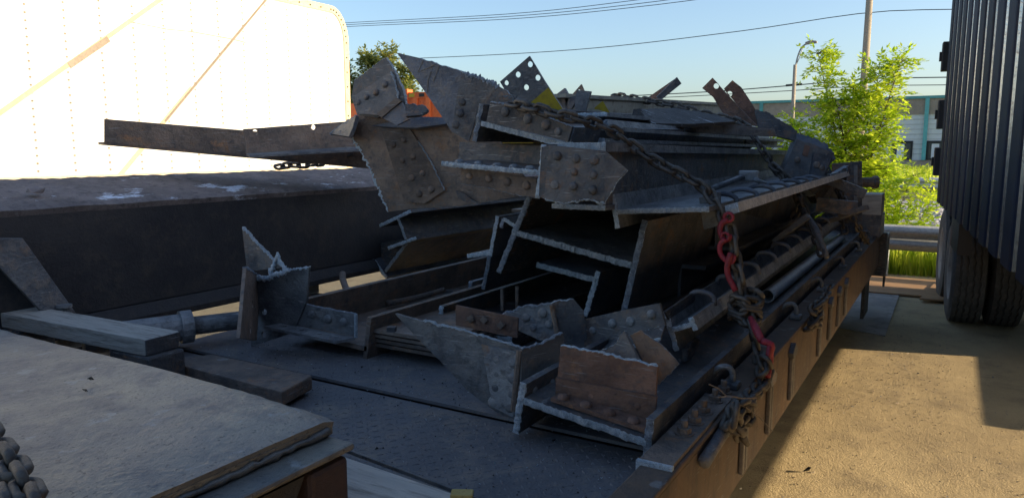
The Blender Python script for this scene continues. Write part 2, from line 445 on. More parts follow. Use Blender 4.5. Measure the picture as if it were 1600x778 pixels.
def slag(parent, path, r, nrm, name='cut_edge', th=.012, mat='cut'):
    """lumpy bead of melted steel along a torch cut; path lies on the front face, the bead covers the thickness"""
    mb = MB(); n = 7
    if mat == 'cut' and name == 'cut_edge':
        r *= random.uniform(.45, 1.25); mat = random.choice(['cut', 'cut', 'cut', 'cut_dark'])
    fine = []
    for i in range(len(path) - 1):
        a, b = path[i], path[i + 1]
        k = max(1, int((b - a).length / .006))
        for j in range(k): fine.append(a.lerp(b, j / k))
    fine.append(path[-1])
    b0 = 0
    for i, p in enumerate(fine):
        t = (fine[min(i + 1, len(fine) - 1)] - fine[max(i - 1, 0)])
        if t.length < 1e-6: t = Vector((1, 0, 0))
        t.normalize()
        e = t.cross(nrm).normalized()
        s = r * random.uniform(.35, 1.35) * (.45 if i in (0, len(fine) - 1) else 1)
        c = p - nrm * (th * .5) + e * random.uniform(-.3, .3) * r
        for k in range(n):
            a_ = 2 * math.pi * k / n
            q = random.uniform(.75, 1.2)
            mb.v.append(c + e * math.cos(a_) * s * q + nrm * math.sin(a_) * (th * .5 + r * .2) * q)
    for i in range(len(fine) - 1):
        for k in range(n):
            mb.f.append([i * n + k, i * n + (k + 1) % n, (i + 1) * n + (k + 1) % n, (i + 1) * n + k]); mb.m.append(0)
    mb.f.append(list(range(n))); mb.m.append(0)
    e0 = (len(fine) - 1) * n
    mb.f.append([e0 + k for k in range(n)]); mb.m.append(0)
    return mb.build(name, mat, parent)

def plate3(name, P, n, th, mat, parent=None, jag=(), amp=.007, holes=(), bead=.006, step=.014, **kw):
    """thick steel plate: outline P in 3-D, front normal n; edges listed in jag are ragged torch cuts"""
    n = Vector(n).normalized(); P = [Vector(p) for p in P]
    cen = sum(P, Vector()) / len(P)
    out, isj, paths, cur = [], [], [], None
    N_ = len(P)
    for i in range(N_):
        a, b = P[i], P[(i + 1) % N_]
        if i in jag:
            e = (b - a).cross(n).normalized()
            pts = subdiv_edge(a, b, step, amp, n, e)
            if cur is None: cur = []
            cur += pts
            out += pts; isj += [True] * len(pts)
        else:
            if cur is not None: cur.append(a.copy()); paths.append(cur); cur = None
            out.append(a.copy()); isj.append(False)
    if cur is not None: cur.append(P[0].copy()); paths.append(cur)
    loops = [out]
    for (c, r) in holes:
        c = Vector(c)
        u = n.orthogonal().normalized(); v = n.cross(u)
        loops.append([c + u * math.cos(2 * math.pi * k / 12) * r + v * math.sin(2 * math.pi * k / 12) * r for k in range(12)])
    flat = [p for l in loops for p in l]
    # tessellate in the plane
    u = n.orthogonal().normalized(); v = n.cross(u)
    tris = tessellate_polygon([[Vector(((p - cen).dot(u), (p - cen).dot(v), 0)) for p in l] for l in loops])
    mb = MB(); T = len(flat)
    mb.v = [p.copy() for p in flat] + [p - n * th for p in flat]
    for t in tris:
        mb.f.append(list(t)); mb.m.append(0)
        mb.f.append([T + i for i in t][::-1]); mb.m.append(0)
    o_ = 0
    for li, l in enumerate(loops):
        k_ = len(l)
        for i in range(k_):
            j = (i + 1) % k_
            mb.f.append([o_ + i, o_ + j, T + o_ + j, T + o_ + i]); mb.m.append(1 if li == 0 and isj[i] else 0)
        o_ += k_
    o = mb.build(name, [mat, 'cut'], parent, **kw)
    if bead:
        for pth in paths: slag(o, pth, bead, n, th=th)
    return o
def plate(name, pts, pl, th, mat, parent=None, holes=(), **kw):
    return plate3(name, [cv(p, pl) for p in pts], pl[1], th, mat, parent, holes=[(cv(p, pl), r) for p, r in holes], **kw)

def slab(name, a, b, pl, Lv, th, mat, parent, jag=True, amp=.008, bead=.006):
    """one leg of a rolled section: its end runs from a to b in plane pl, the section runs on by vector Lv"""
    A, B = cv(a, pl), cv(b, pl)
    Lv = Vector(Lv)
    n = (B - A).cross(Lv).normalized()
    A = A + n * th / 2; B = B + n * th / 2
    return plate3(name, [A, B, B + Lv, A + Lv], n, th, mat, parent, jag=(0,) if jag else (), amp=amp, bead=bead)
def slab3(name, A, B, Lv, th, mat, parent, jag=True):
    A, B, Lv = Vector(A), Vector(B), Vector(Lv)
    n = (B - A).cross(Lv).normalized()
    A = A + n * th / 2; B = B + n * th / 2
    return plate3(name, [A, B, B + Lv, A + Lv], n, th, mat, parent, jag=(0,) if jag else ())
def beam(name, label, cat, legs, pl, Lv, th, mat, group=None, jag=True, base=None):
    p0 = cv(legs[0][1], pl)
    t = thing(name, label, cat, base or (p0.x, p0.y, p0.z), group)
    parts = [slab(nm, a, b, pl, Lv, th, mat, t, jag) for (nm, a, b) in legs]
    return t, parts

def spline(pts, step):
    pts = [Vector(p) for p in pts]
    P = [pts[0] * 2 - pts[1]] + pts + [pts[-1] * 2 - pts[-2]]
    dense = []
    for i in range(1, len(P) - 2):
        for k in range(24):
            t = k / 24
            a, b, c, d = P[i - 1], P[i], P[i + 1], P[i + 2]
            dense.append(.5 * ((2 * b) + (c - a) * t + (2 * a - 5 * b + 4 * c - d) * t * t + (3 * b - a - 3 * c + d) * t ** 3))
    dense.append(pts[-1])
    out = [dense[0]]; acc = 0
    for i in range(1, len(dense)):
        seg = (dense[i] - dense[i - 1]); L_ = seg.length
        while acc + L_ >= step and L_ > 0:
            f = (step - acc) / L_
            p = dense[i - 1] + seg * f
            out.append(p); dense[i - 1] = p; seg = dense[i] - p; L_ = seg.length; acc = 0
        acc += L_
    return out
def link_mesh(length, width, r, mat, n=14, m=6):
    path = []
    hw = width / 2 - r; hl = length / 2 - width / 2
    for k in range(n):
        a = 2 * math.pi * k / n
        x = math.cos(a) * hw; y = math.sin(a) * hw
        y += hl if y > 0 else -hl
        path.append(Vector((x, 0, y)))
    mb = MB()
    for i, p in enumerate(path):
        t = (path[(i + 1) % n] - path[i - 1]).normalized()
        a = Vector((0, 1, 0)); c = t.cross(a)
        for k in range(m):
            th = 2 * math.pi * k / m
            mb.v.append(p + (a * math.cos(th) + c * math.sin(th)) * r)
    for i in range(n):
        for k in range(m):
            j = (i + 1) % n
            mb.f.append([i * m + k, i * m + (k + 1) % m, j * m + (k + 1) % m, j * m + k]); mb.m.append(0)
    return mesh_only(mb, M[mat], True)
LINK = link_mesh(.094, .060, .0095, 'chain')
LINK_S = link_mesh(.052, .034, .0055, 'chain')
def chain(name, label, pts, group='load binder chains', me=LINK, pitch=.057):
    P = spline(pts, pitch)
    t = thing(name, label, 'chain', P[-1], group)
    roll = random.uniform(0, 1)
    for i in range(len(P) - 1):
        d = P[i + 1] - P[i]
        q = d.to_track_quat('Z', 'Y') @ Quaternion((0, 0, 1), roll + (math.pi / 2 if i % 2 else 0) + random.uniform(-.12, .12))
        inst('link', me, t, (P[i] + P[i + 1]) / 2, q)
    return t


# ================================================================== THE SETTING
def sheet(name, x0, x1, y0, y1, z, mat, kind='structure'):
    mb = MB(); mb.add([(x0, y0, z), (x1, y0, z), (x1, y1, z), (x0, y1, z)], [(0, 1, 2, 3)])
    return mb.build(name, mat, origin=(0, 0, 0), kind=kind)
sheet('ground', -700, 700, -300, 1200, 0, 'ground')
sheet('grass_verge', -120, 60, 11.3, 200, .004, 'turf')
sheet('dirt_path', -60, 40, 16.2, 18.6, .008, 'path')
sheet('gravel_bed', -60, 40, 18.9, 27.5, .012, 'gravel')

# gravel stones on the bed that can be told apart
mb = MB()
for i in range(1500):
    x = random.uniform(-3.2, .6); y = random.uniform(19, 27); r = random.uniform(.03, .09)
    v = [Vector((x, y, .03)) + Vector((random.uniform(-1, 1), random.uniform(-1, 1), random.uniform(-.4, .9))) * r for _ in range(6)]
    mb.add(v, [(0, 1, 2), (0, 2, 3), (0, 3, 4), (0, 4, 5), (1, 3, 5), (2, 4, 1)])
mb.build('gravel_stones', 'gravel', label='loose pale ballast stones beyond the bush', cat='stones', kind='stuff')

# grit on the yard
mb = MB()
for i in range(4200):
    if random.random() < .6: x, y = random.uniform(-.9, 1.2), random.uniform(2.6, 9)
    else: x, y = random.uniform(-.75, .1), random.uniform(5, 8)
    r = random.uniform(.002, .007) * (2.0 if random.random() < .06 else 1)
    v = [Vector((x, y, r * .3)) + Vector((random.uniform(-1, 1), random.uniform(-1, 1), random.uniform(-.3, .7))) * r for _ in range(5)]
    mb.add(v, [(0, 1, 2), (0, 2, 3), (0, 3, 4), (1, 3, 4), (0, 4, 1)], 0 if random.random() < .55 else 1)
mb.build('yard_grit', ['path', 'mat_grey'], label='scattered grit and stone chips on the sunlit yard', cat='grit', kind='stuff')
for (q, r, lb) in (((1260, 735), .03, 'small dark steel scrap lying on the sunlit yard near the front'),):
    c = at(*q, Z=.012); mb = MB()
    v = [c + Vector((random.uniform(-1, 1), random.uniform(-.6, .6), random.uniform(-.4, 1))) * r for _ in range(8)]
    bm = bmesh.new()
    for p in v: bm.verts.new(p)
    bmesh.ops.convex_hull(bm, input=bm.verts)
    bm.verts.index_update()
    mb.add([x.co.copy() for x in bm.verts], [[y.index for y in f.verts] for f in bm.faces]); bm.free()
    mb.build('steel_scrap', 'black', label=lb, cat='scrap')

# sheets lying on the yard in front of the guardrail
def ground_sheet(name, pts, z, th, mat, label):
    P = [at(*p, Z=z) for p in pts]
    mb = MB(); mb.prism(P, (0, 0, -th))
    return mb.build(name, mat, label=label, cat='sheet', group='sheets lying by the guardrail')
ground_sheet('plywood_sheet', [(1318, 452), (1345, 429), (1470, 438), (1455, 463)], .03, .018, 'ply', 'brown plywood sheet lying under the guardrail')
ground_sheet('plywood_sheet', [(1437, 466), (1462, 440), (1500, 443), (1500, 470)], .05, .018, 'ply', 'narrow brown plywood sheet lying beside the truck tyre')
ground_sheet('rubber_mat', [(1298, 508), (1348, 455), (1405, 461), (1383, 524)], .014, .01, 'mat_grey', 'dark grey sheet lying flat on the shaded yard beside the trailer')

# guardrail: W-section rail on posts
def guardrail(name, label, x0, x1, y, z, h, mat, posts, post_r):
    t = thing(name, label, 'guardrail', ((x0 + x1) / 2, y, 0))
    prof = [(0, 1), (-.03, .93), (-.075, .80), (-.075, .68), (-.02, .54), (-.02, .46), (-.075, .32), (-.075, .20), (-.03, .07), (0, 0)]
    mb = MB()
    a = [Vector((x0, y + p * h / .3, z + q * h)) for p, q in prof]; b = [Vector((x1, v.y, v.z)) for v in a]
    k = len(a)
    mb.add(a + b, [(i, i + 1, k + i + 1, k + i) for i in range(k - 1)])
    o = mb.build('rail', mat, t, smooth=True)
    md = o.modifiers.new('thick', 'SOLIDIFY'); md.thickness = .006
    for x in posts:
        mb = MB(); mb.box2((x - post_r, y + .012, 0), (x + post_r, y + .16, z + h * .8)); mb.build('post', mat, t, bevel=.006)
    return t
guardrail('guardrail', 'galvanised guardrail crossing behind the trailers in front of the bush', -12, 6, 10.95, .36, .34, 'galv', [-8.5, -4.6, -.72, 3.1], .07)
guardrail('guardrail', 'far grey guardrail along the gravel beyond the bush', -30, 20, 29.5, .25, .45, 'galv', [-20, -12, -6, -2, 2, 8], .1)

# weeds and grass behind the guardrail
def blades(name, n, area, hmin, hmax, w, mat, label, kind='stuff'):
    mb = MB()
    for i in range(n):
        x, y = area(); h = random.uniform(hmin, hmax); a = random.uniform(0, 6.28)
        d = Vector((math.cos(a), math.sin(a), 0)) * w * random.uniform(.6, 1.4); le = Vector((random.uniform(-1, 1), random.uniform(-1, 1), 0)) * h * .3
        b = Vector((x, y, 0))
        mb.add([b - d, b + d, b + le * .4 + d * .8 + Vector((0, 0, h * .6)), b + le * .4 - d * .8 + Vector((0, 0, h * .6)), b + le + Vector((0, 0, h))], [(0, 1, 2, 3), (3, 2, 4)])
    return mb.build(name, mat, label=label, cat='grass', kind=kind, origin=(0, 0, 0))
blades('tall_grass', 9000, lambda: (random.uniform(-2.2, 1.5), random.uniform(11.15, 12.8)), .12, .55, .010, 'grass', 'tall sunlit grass growing behind the guardrail')
blades('meadow_grass', 6000, lambda: (random.uniform(-9, 2), random.uniform(33, 54)), .25, .8, .04, 'grass', 'tall yellow green grass in front of the far building')

# ---------------------------------------------------------------- foliage
def leaf(mb, p, d, nrm, L_, w_):
    s = d.cross(nrm)
    if s.length < 1e-4: s = d.orthogonal()
    s.normalize()
    mb.add([p, p + d * L_ * .45 + s * w_, p + d * L_, p + d * L_ * .45 - s * w_], [(0, 1, 2, 3)])
def rnd_dir():
    while True:
        v = Vector((random.uniform(-1, 1), random.uniform(-1, 1), random.uniform(-1, 1)))
        if .1 < v.length < 1: return v.normalized()
def frond(mb, p, d, length, n, L_, w_):
    """a drooping spray of paired leaflets"""
    side = d.cross(Vector((0, 0, 1)))
    side = side.normalized() if side.length > .01 else Vector((1, 0, 0))
    q = p.copy(); dd = d.copy()
    for i in range(n):
        dd = (dd + Vector((0, 0, -.06))).normalized()
        q = q + dd * (length / n)
        for s in (-1, 1):
            ld = (dd * .5 + side * s + rnd_dir() * .45).normalized()
            leaf(mb, q, ld, (Vector((0, 0, 1)) + rnd_dir() * .7).normalized(), L_ * random.uniform(.7, 1.2), w_ * random.uniform(.8, 1.2))
    leaf(mb, q, dd, Vector((0, 0, 1)), L_, w_)
def bush(name, label, base, stems, leafmat, L_, w_, frl, frn, cat, density=1.0, group=None, trunk_r=.03):
    t = thing(name, label, cat, base, group)
    wb, lb = MB(), MB()
    base = Vector(base)
    for (dx, dy, h, spread) in stems:
        top = base + Vector((dx, dy, h))
        mid = base + Vector((dx * .35, dy * .35, h * .5)) + rnd_dir() * .1
        path = spline([base + Vector((dx * .08, dy * .08, 0)), mid, top], .12)
        m = len(path)
        wb.tube(path, [trunk_r * (1 - .85 * i / m) for i in range(m)], 5)
        for i, p in enumerate(path):
            f = i / m
            if f < .12: continue
            k = int(density * (3 if f < .9 else 5))
            for _ in range(k):
                a = random.uniform(0, 6.28); el = random.uniform(-.1, .9)
                d = Vector((math.cos(a), math.sin(a), el)).normalized()
                ln = spread * (1.08 - f) * random.uniform(.35, 1.0) + .1
                e = p + d * ln
                wb.tube([p, p + d * ln * .5 + Vector((0, 0, .02)), e], [.008 * trunk_r / .03, .005 * trunk_r / .03, .003 * trunk_r / .03], 3, cap=False)
                nf = max(2, int(ln / .16))
                for j in range(nf):
                    frond(lb, p.lerp(e, (j + .6) / nf), (d + rnd_dir() * .9).normalized(), frl * random.uniform(.6, 1.2), frn, L_, w_)
    wb.build('stems', 'bark', t)
    o = lb.build('crown', leafmat, t)
    return t
B = at(1322, 365, Y=13.6); B.z = 0
bush('leafy_bush', 'tall yellow green leafy bush growing behind the guardrail', B,
     [(-.66, .2, 3.4, .6), (-.30, -.1, 2.6, .8), (-.95, .1, 2.2, .8), (0, .2, 2.75, .85), (.34, .1, 3.0, .6), (.66, -.1, 3.1, .42), (.45, -.2, 2.2, .85), (-.55, -.3, 1.6, .8),
      (.1, -.35, 1.5, .9), (.62, -.3, 1.4, .6), (-1.1, -.1, 1.3, .8)], 'leaf', .10, .021, .28, 6, 'bush', 1.6)
B = at(1215, 365, Y=13.2); B.z = 0
bush('leafy_bush', 'low yellow green bush behind the far end of the steel pile', B,
     [(-.2, 0, 2.0, .6), (.25, .1, 1.9, .6), (-.6, .1, 1.5, .6), (.6, -.1, 1.6, .6), (0, -.3, 1.2, .7)], 'leaf', .10, .021, .28, 6, 'bush', 1.6)
B = at(1395, 420, Y=12.1); B.z = 0
bush('weed_clump', 'bright leafy weed clump just behind the guardrail post', B,
     [(-.2, 0, 1.15, .5), (.15, .1, 1.3, .45), (.4, 0, .9, .45), (-.45, .1, .9, .45)], 'leaf', .085, .019, .2, 5, 'weeds', 1.6, trunk_r=.012)
B = at(592, 160, Y=29); B.z = 0
bush('broadleaf_tree', 'green tree rising behind the white box trailer and the container', B,
     [(-1.6, 0, 4.9, 1.7), (-.5, .4, 6.2, 1.6), (.8, 0, 6.35, 1.5), (1.7, .3, 5.6, 1.4), (2.2, -.3, 4.6, 1.4), (-2.6, .2, 5.6, 1.6), (0, -.5, 5.2, 1.7), (-1.2, .5, 6.4, 1.2)], 'leaf2', .24, .06, .55, 4, 'tree', 1.2, trunk_r=.1)

# ---------------------------------------------------------------- far building
BY = 57.0
bt = thing('warehouse', 'long low warehouse with teal trim and grey painted block wall beyond the bush', 'building', (-10, BY, 0))
mb = MB(); mb.box2((-48, BY, 0), (26, BY + 24, 3.95)); mb.build('wall', 'gbrick', bt)
mb = MB(); mb.box2((-48.05, BY - .06, 3.95), (26.05, BY + 24.05, 4.98)); mb.build('upper_band', 'bbrick', bt)
mb = MB(); mb.box2((-48.2, BY - .16, 4.98), (26.2, BY + 24.2, 5.16)); mb.build('roof_trim', 'teal', bt)
mb = MB(); mb.box2((-48.02, BY - .05, 0), (26.02, BY, .92)); mb.build('brick_base', 'bbrick', bt)
for x in (-34, -23.2, -12.4, -1.7, 9):
    mb = MB(); mb.box2((x - .12, BY - .22, .92), (x + .12, BY - .062, 4.97)); mb.build('column', 'teal', bt)
for i in range(37):
    mb = MB(); x = -47 + i * 2
for z in [1.3 + .33 * i for i in range(8)]:
    mb = MB(); mb.box2((-48, BY - .012, z), (26, BY - .001, z + .03)); mb.build('block_course', 'concrete', bt)
for x in (-14.6, -9.4, -6.2, -3.0, -.95, 2.0):
    fr = MB(); fr.box2((x - .62, BY - .09, .93), (x - .50, BY - .03, 2.2)); fr.box2((x + .50, BY - .09, .93), (x + .62, BY - .03, 2.2)); fr.box2((x - .5, BY - .09, 2.05), (x + .5, BY - .03, 2.2)); fr.box2((x - .5, BY - .09, .93), (x + .5, BY - .03, 1.02))
    w = fr.build('window_frame', 'black', bt)
    mb = MB(); mb.box2((x - .5, BY - .05, 1.02), (x + .5, BY - .02, 2.05)); mb.build('pane', 'glass', w)
    mb = MB(); mb.box2((x - .32, BY - .057, 1.05), (x + .12, BY - .051, 2.0)); mb.build('blind', 'gbrick', w)

# ---------------------------------------------------------------- poles and wires
PX = at(1348, 150, Y=35).x
up_ = thing('utility_pole', 'tall wooden utility pole rising behind the bush', 'pole', (PX, 35, 0))
mb = MB(); mb.tube([(PX, 35, 0), (PX + .02, 35, 6), (PX + .05, 35, 13)], [.17, .145, .11], 10); mb.build('shaft', 'pole', up_, smooth=True)
mb = MB(); mb.box2((PX - 1.2, 34.85, 11.6), (PX + 1.2, 34.97, 11.73)); mb.build('crossarm', 'pole', up_)
LX = at(1240, 150, Y=35).x
lp = thing('street_lamp', 'slim street lamp with a curved arm at the left of the bush', 'lamp', (LX, 35, 0))
mb = MB(); mb.tube([(LX, 35, 0), (LX, 35, 5.35)], [.10, .075], 10); mb.build('pole', 'pole', lp, smooth=True)
mb = MB(); mb.tube(spline([(LX, 35, 4.9), (LX + .06, 35, 5.55), (LX + .22, 35, 6.05), (LX + .45, 35, 6.24)], .08), .035, 8)
mb.tube([(LX + .02, 35, 5.3), (LX + .16, 35, 5.62), (LX + .30, 35, 6.1)], .02, 6); mb.build('arm', 'galv', lp, smooth=True)
mb = MB(); mb.prism([(LX + .38, 34.9, 6.18), (LX + .86, 34.9, 6.22), (LX + .86, 34.9, 6.30), (LX + .6, 34.9, 6.36), (LX + .38, 34.9, 6.28)], (0, .2, 0)); mb.build('lamp_head', 'mat_grey', lp, bevel=.02)
def wire(label, pts, y, r):
    """pts: pixel points read off at distance y"""
    P = [at(*p, Y=yy) for p, yy in zip(pts, y)]
    mb = MB(); mb.tube(spline(P, 1.2), r, 5)
    mb.build('overhead_wire', 'wire', label=label, cat='wire', group='overhead wires')
wire('uppermost of the three overhead wires above the white trailer', [(380, 48), (546, 36), (800, 22), (1000, 0), (1200, -28)], (30,) * 5, .014)
wire('middle of the three overhead wires above the white trailer', [(380, 50), (546, 39), (800, 26), (1000, 6), (1200, -22)], (30,) * 5, .014)
wire('lowest of the three overhead wires above the white trailer', [(380, 52), (546, 42), (800, 30), (1000, 11), (1200, -15)], (30,) * 5, .014)
wire('single long overhead wire running past the utility pole top', [(380, 100), (640, 92), (900, 78), (1150, 50), (1350, 21), (1500, 15), (1750, 12)], (35,) * 7, .018)
wire('overhead wire crossing the lower sky behind the street lamp, upper one', [(700, 162), (1050, 147), (1237, 134), (1350, 124), (1490, 121), (1700, 118)], (36,) * 6, .024)
wire('overhead wire crossing the lower sky behind the street lamp, lower one', [(700, 168), (1050, 152), (1237, 142), (1350, 135), (1490, 133), (1700, 131)], (36,) * 6, .018)
mb = MB(); c = at(1228, 134, Y=35.9); mb.tube([c, c + Vector((.7, 0, .03))], .05, 8)
mb.build('splice_box', 'wire', label='dark splice sleeve hanging on the wire beside the street lamp', cat='splice box')

# ---------------------------------------------------------------- orange container and white van far left
c0 = at(626, 140, Y=18)
ct = thing('shipping_container', 'bright orange shipping container behind the steel pile', 'container', (c0.x, 18, 0))
zt = c0.z
d_ = Vector((1, .14, 0)).normalized(); n_ = Vector((.14, -1, 0)).normalized()
P0 = Vector((c0.x - .02, 18, 0))
def cbox(u0, u1, v0, v1, z0, z1):
    m_ = MB()
    p = [P0 + d_ * u0 - n_ * v0, P0 + d_ * u1 - n_ * v0, P0 + d_ * u1 - n_ * v1, P0 + d_ * u0 - n_ * v1]
    m_.prism([Vector((q.x, q.y, z0)) for q in p], (0, 0, z1 - z0)); return m_
cbox(.02, 2.93, .04, 2.4, .3, zt - .12).build('body', 'orange', ct)
cbox(0, 2.95, 0, .12, zt - .28, zt - .1).build('top_rail', 'orange', ct)
cbox(-.02, .26, -.02, .3, .15, zt).build('corner_post', 'orange', ct)
hb = cbox(.06, .14, -.03, -.02, zt - .22, zt - .08).build('corner_hole', 'black', ct)
for i in range(5):
    cbox(.45 + i * .45, .60 + i * .45, -.03, .045, .35, zt - .27).build('rib', 'orange', ct)
for i in range(6):
    cbox(.32 + i * .34, .50 + i * .34, -.012, -.003, zt - .24, zt - .14).build('hazard_mark', 'yellow' if i % 2 == 0 else 'black', ct)
c1 = at(545, 150, Y=22)
vt = thing('parked_van', 'white van parked behind the white trailer, mostly hidden by the pile', 'van', (c1.x + 1, 22, 0))
mb = MB(); mb.prism([(c1.x - 3, 22, .35), (c1.x + 1.1, 22, .35), (c1.x + 1.1, 22, 1.4), (c1.x + .62, 22, 2.35), (c1.x + .1, 22, 2.75), (c1.x - 3, 22, 2.75)], (0, 1.9, 0)); mb.build('body', 'wvan', vt, bevel=.06)
mb = MB(); mb.prism([(c1.x + .02, 21.985, 1.6), (c1.x + .85, 21.985, 1.6), (c1.x + .5, 21.985, 2.3), (c1.x + .02, 21.985, 2.3)], (0, .02, 0)); mb.build('side_window', 'glass', vt)
for x in (-2.2, .4):
    mb = MB(); mb.lathe((c1.x + x, 21.95, .36), (0, 1, 0), [(0, .02), (0, .2), (0, .34), (.06, .36), (.2, .36), (.22, .1)], 20); mb.build('wheel', 'rubber', vt)
c2 = at(540, 143, Y=24)
mb = MB(); mb.box2((c2.x - 3, 24, 2.95), (c2.x + .75, 24.6, 3.6)); mb.box2((c2.x - 3, 24.02, 0), (c2.x - 2.6, 24.5, 2.95)); mb.box2((c2.x + .2, 24.02, 0), (c2.x + .6, 24.5, 2.95))
mb.build('red_gantry', 'orange', label='red painted frame showing just right of the white trailer', cat='frame')

# ---------------------------------------------------------------- white box trailer at the left
XW, YE, ZB, ZT = -9.0, 9.66, 1.28, 4.02
wt = thing('box_trailer', 'white box trailer with riveted side and rounded upper corner', 'trailer', (XW - 1.3, 3, 0))
arc = [Vector((XW, YE - .38 + .38 * math.sin(a), ZT - .55 + .55 * math.cos(a))) for a in [i * math.pi / 2 / 8 for i in range(9)]]
body = [Vector((XW, -4, ZB)), Vector((XW, -4, ZT))] + arc + [Vector((XW, YE, ZB))]
mb = MB(); mb.prism(body, (-2.55, 0, 0)); mb.build('body', 'white', wt)
# trim following the top and the end
path = [Vector((XW, -4, ZT))] + arc + [Vector((XW, YE, ZB))]
def trim(path, w, out, name, mat):
    mb = MB(); k = len(path); I, O_ = [], []
    cen = Vector((XW, 2, 2.5))
    for i, p in enumerate(path):
        t_ = (path[min(i + 1, k - 1)] - path[max(i - 1, 0)]).normalized()
        nn = Vector((0, -t_.z, t_.y))
        if nn.dot(cen - p) < 0: nn = -nn
        I.append(p + nn * w); O_.append(p - nn * .012)
    v = []
    for i in range(k): v += [O_[i] + Vector((-.05, 0, 0)), O_[i] + Vector((out, 0, 0)), I[i] + Vector((out, 0, 0)), I[i] + Vector((.001, 0, 0))]
    f = []
    for i in range(k - 1):
        for j in range(3): f.append((i * 4 + j, i * 4 + j + 1, i * 4 + 4 + j + 1, i * 4 + 4 + j))
    mb.add(v, f); return mb.build(name, mat, wt)
trim(path, .10, .012, 'edge_trim', 'cream')
mb = MB(); mb.box2((XW - .02, -4, ZB - .12), (XW + .02, YE - .02, ZB + .10)); mb.build('bottom_rail', 'cream', wt)
DOT = dome_mesh('trim_rivet', .016, .01, 'black', 6)
qx = Quaternion((0, 1, 0), math.pi / 2)
tr_path = []
for i in range(len(path) - 1):
    a_, b_ = path[i], path[i + 1]; k_ = max(1, int((b_ - a_).length / .23))
    for j in range(k_):
        p = a_.lerp(b_, j / k_); dn = Vector((0, -(b_ - a_).z, (b_ - a_).y)).normalized()
        if dn.dot(Vector((XW, 2, 2.5)) - p) < 0: dn = -dn
        tr_path.append(p + dn * .05)
for p in tr_path: inst('trim_rivet', DOT, wt, Vector((XW + .012, p.y, p.z)), qx)
ys = [4.09 + .424 * i for i in range(13)]
for i, y in enumerate(ys):
    o = MB()
    z = ZB + .16
    while z < ZT - .12:
        a = [Vector((XW, y, z)) + Vector((.003, math.cos(k * 1.047) * .013, math.sin(k * 1.047) * .013)) for k in range(6)]
        o.prism([p - Vector((.003, 0, 0)) for p in a], (.004, 0, 0)); z += .088
    o.build('rivet_row', 'stripe_d', wt, kind='stuff')
    if i < 12:
        mb = MB(); mb.box2((XW - .001, y + .030, ZB + .11), (XW + .0025, y + .394, ZT - .11)); mb.build('panel', 'white', wt)
def strip(a, b, w, mat, off):  # diagonal wire shadows painted as thin tan strips on the side
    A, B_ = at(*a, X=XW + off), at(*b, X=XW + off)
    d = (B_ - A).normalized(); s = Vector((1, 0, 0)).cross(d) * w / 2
    mb = MB(); mb.prism([A - s, A + s, B_ + s, B_ - s], (-.002, 0, 0)); mb.build('shadow_strip', mat, wt)
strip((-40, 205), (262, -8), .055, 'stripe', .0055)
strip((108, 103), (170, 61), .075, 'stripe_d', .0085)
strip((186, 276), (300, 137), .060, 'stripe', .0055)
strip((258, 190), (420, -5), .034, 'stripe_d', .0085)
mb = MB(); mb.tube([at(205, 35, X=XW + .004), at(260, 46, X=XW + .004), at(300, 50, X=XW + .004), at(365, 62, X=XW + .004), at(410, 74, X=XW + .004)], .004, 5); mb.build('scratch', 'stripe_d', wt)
for (yy) in (-2.6, -1.4):
    for xx in (XW - .32, XW - 2.2):
        mb = MB(); mb.lathe((xx, yy, .5), (1, 0, 0), [(0, .15), (0, .46), (.04, .5), (.26, .5), (.3, .46), (.3, .15)], 24); mb.build('wheel', 'rubber', wt)
for xx in (XW - .5, XW - 2.0):
    mb = MB(); mb.box2((xx - .06, 7.0, .02), (xx + .06, 7.12, 1.2)); mb.box2((xx - .15, 6.9, 0), (xx + .15, 7.2, .03)); mb.build('landing_leg', 'mat_grey', wt)
mb = MB(); mb.box2((XW - 2.5, -4, ZB - .3), (XW - .1, YE - .1, ZB - .12)); mb.build('underframe', 'mat_grey', wt)

# ---------------------------------------------------------------- dark ribbed scrap truck at the right
TO = Vector((-.13, 9.72, 0)); TU = Vector((.075, -1, 0)).normalized(); TV = Vector((1, .075, 0)).normalized()
def T(u, v, z): return TO + TU * u + TV * v + Vector((0, 0, z))
TL, TW_, TB, TH = 12.6, 2.5, 1.10, 3.42
tk = thing('ribbed_trailer', 'dark navy scrap trailer with tall vertical ribs and dual tyres', 'trailer', T(6, 1.25, 0))
def tbox(u0, u1, v0, v1, z0, z1):
    m_ = MB(); m_.prism([T(u0, v0, z0), T(u1, v0, z0), T(u1, v1, z0), T(u0, v1, z0)], (0, 0, z1 - z0)); return m_
tbox(0, TL, .085, .10, TB + .06, TH).build('side_panel', 'truck', tk)
tbox(0, TL, TW_ - .10, TW_ - .085, TB + .06, TH).build('side_panel', 'truck', tk)
tbox(TL - .06, TL, .1, TW_ - .1, TB + .06, TH).build('front_wall', 'truck', tk)
tbox(0, .06, .1, TW_ - .1, TB + .06, TH).build('tailgate', 'truck', tk)
tbox(0, TL, .1, TW_ - .1, TB + .06, TB + .14).build('floor', 'truck', tk)
tbox(-.04, TL + .04, -.02, .12, TH, TH + .14).build('top_rail', 'truck', tk, bevel=.02)
tbox(-.04, TL + .04, TW_ - .12, TW_ + .02, TH, TH + .14).build('top_rail', 'truck', tk, bevel=.02)
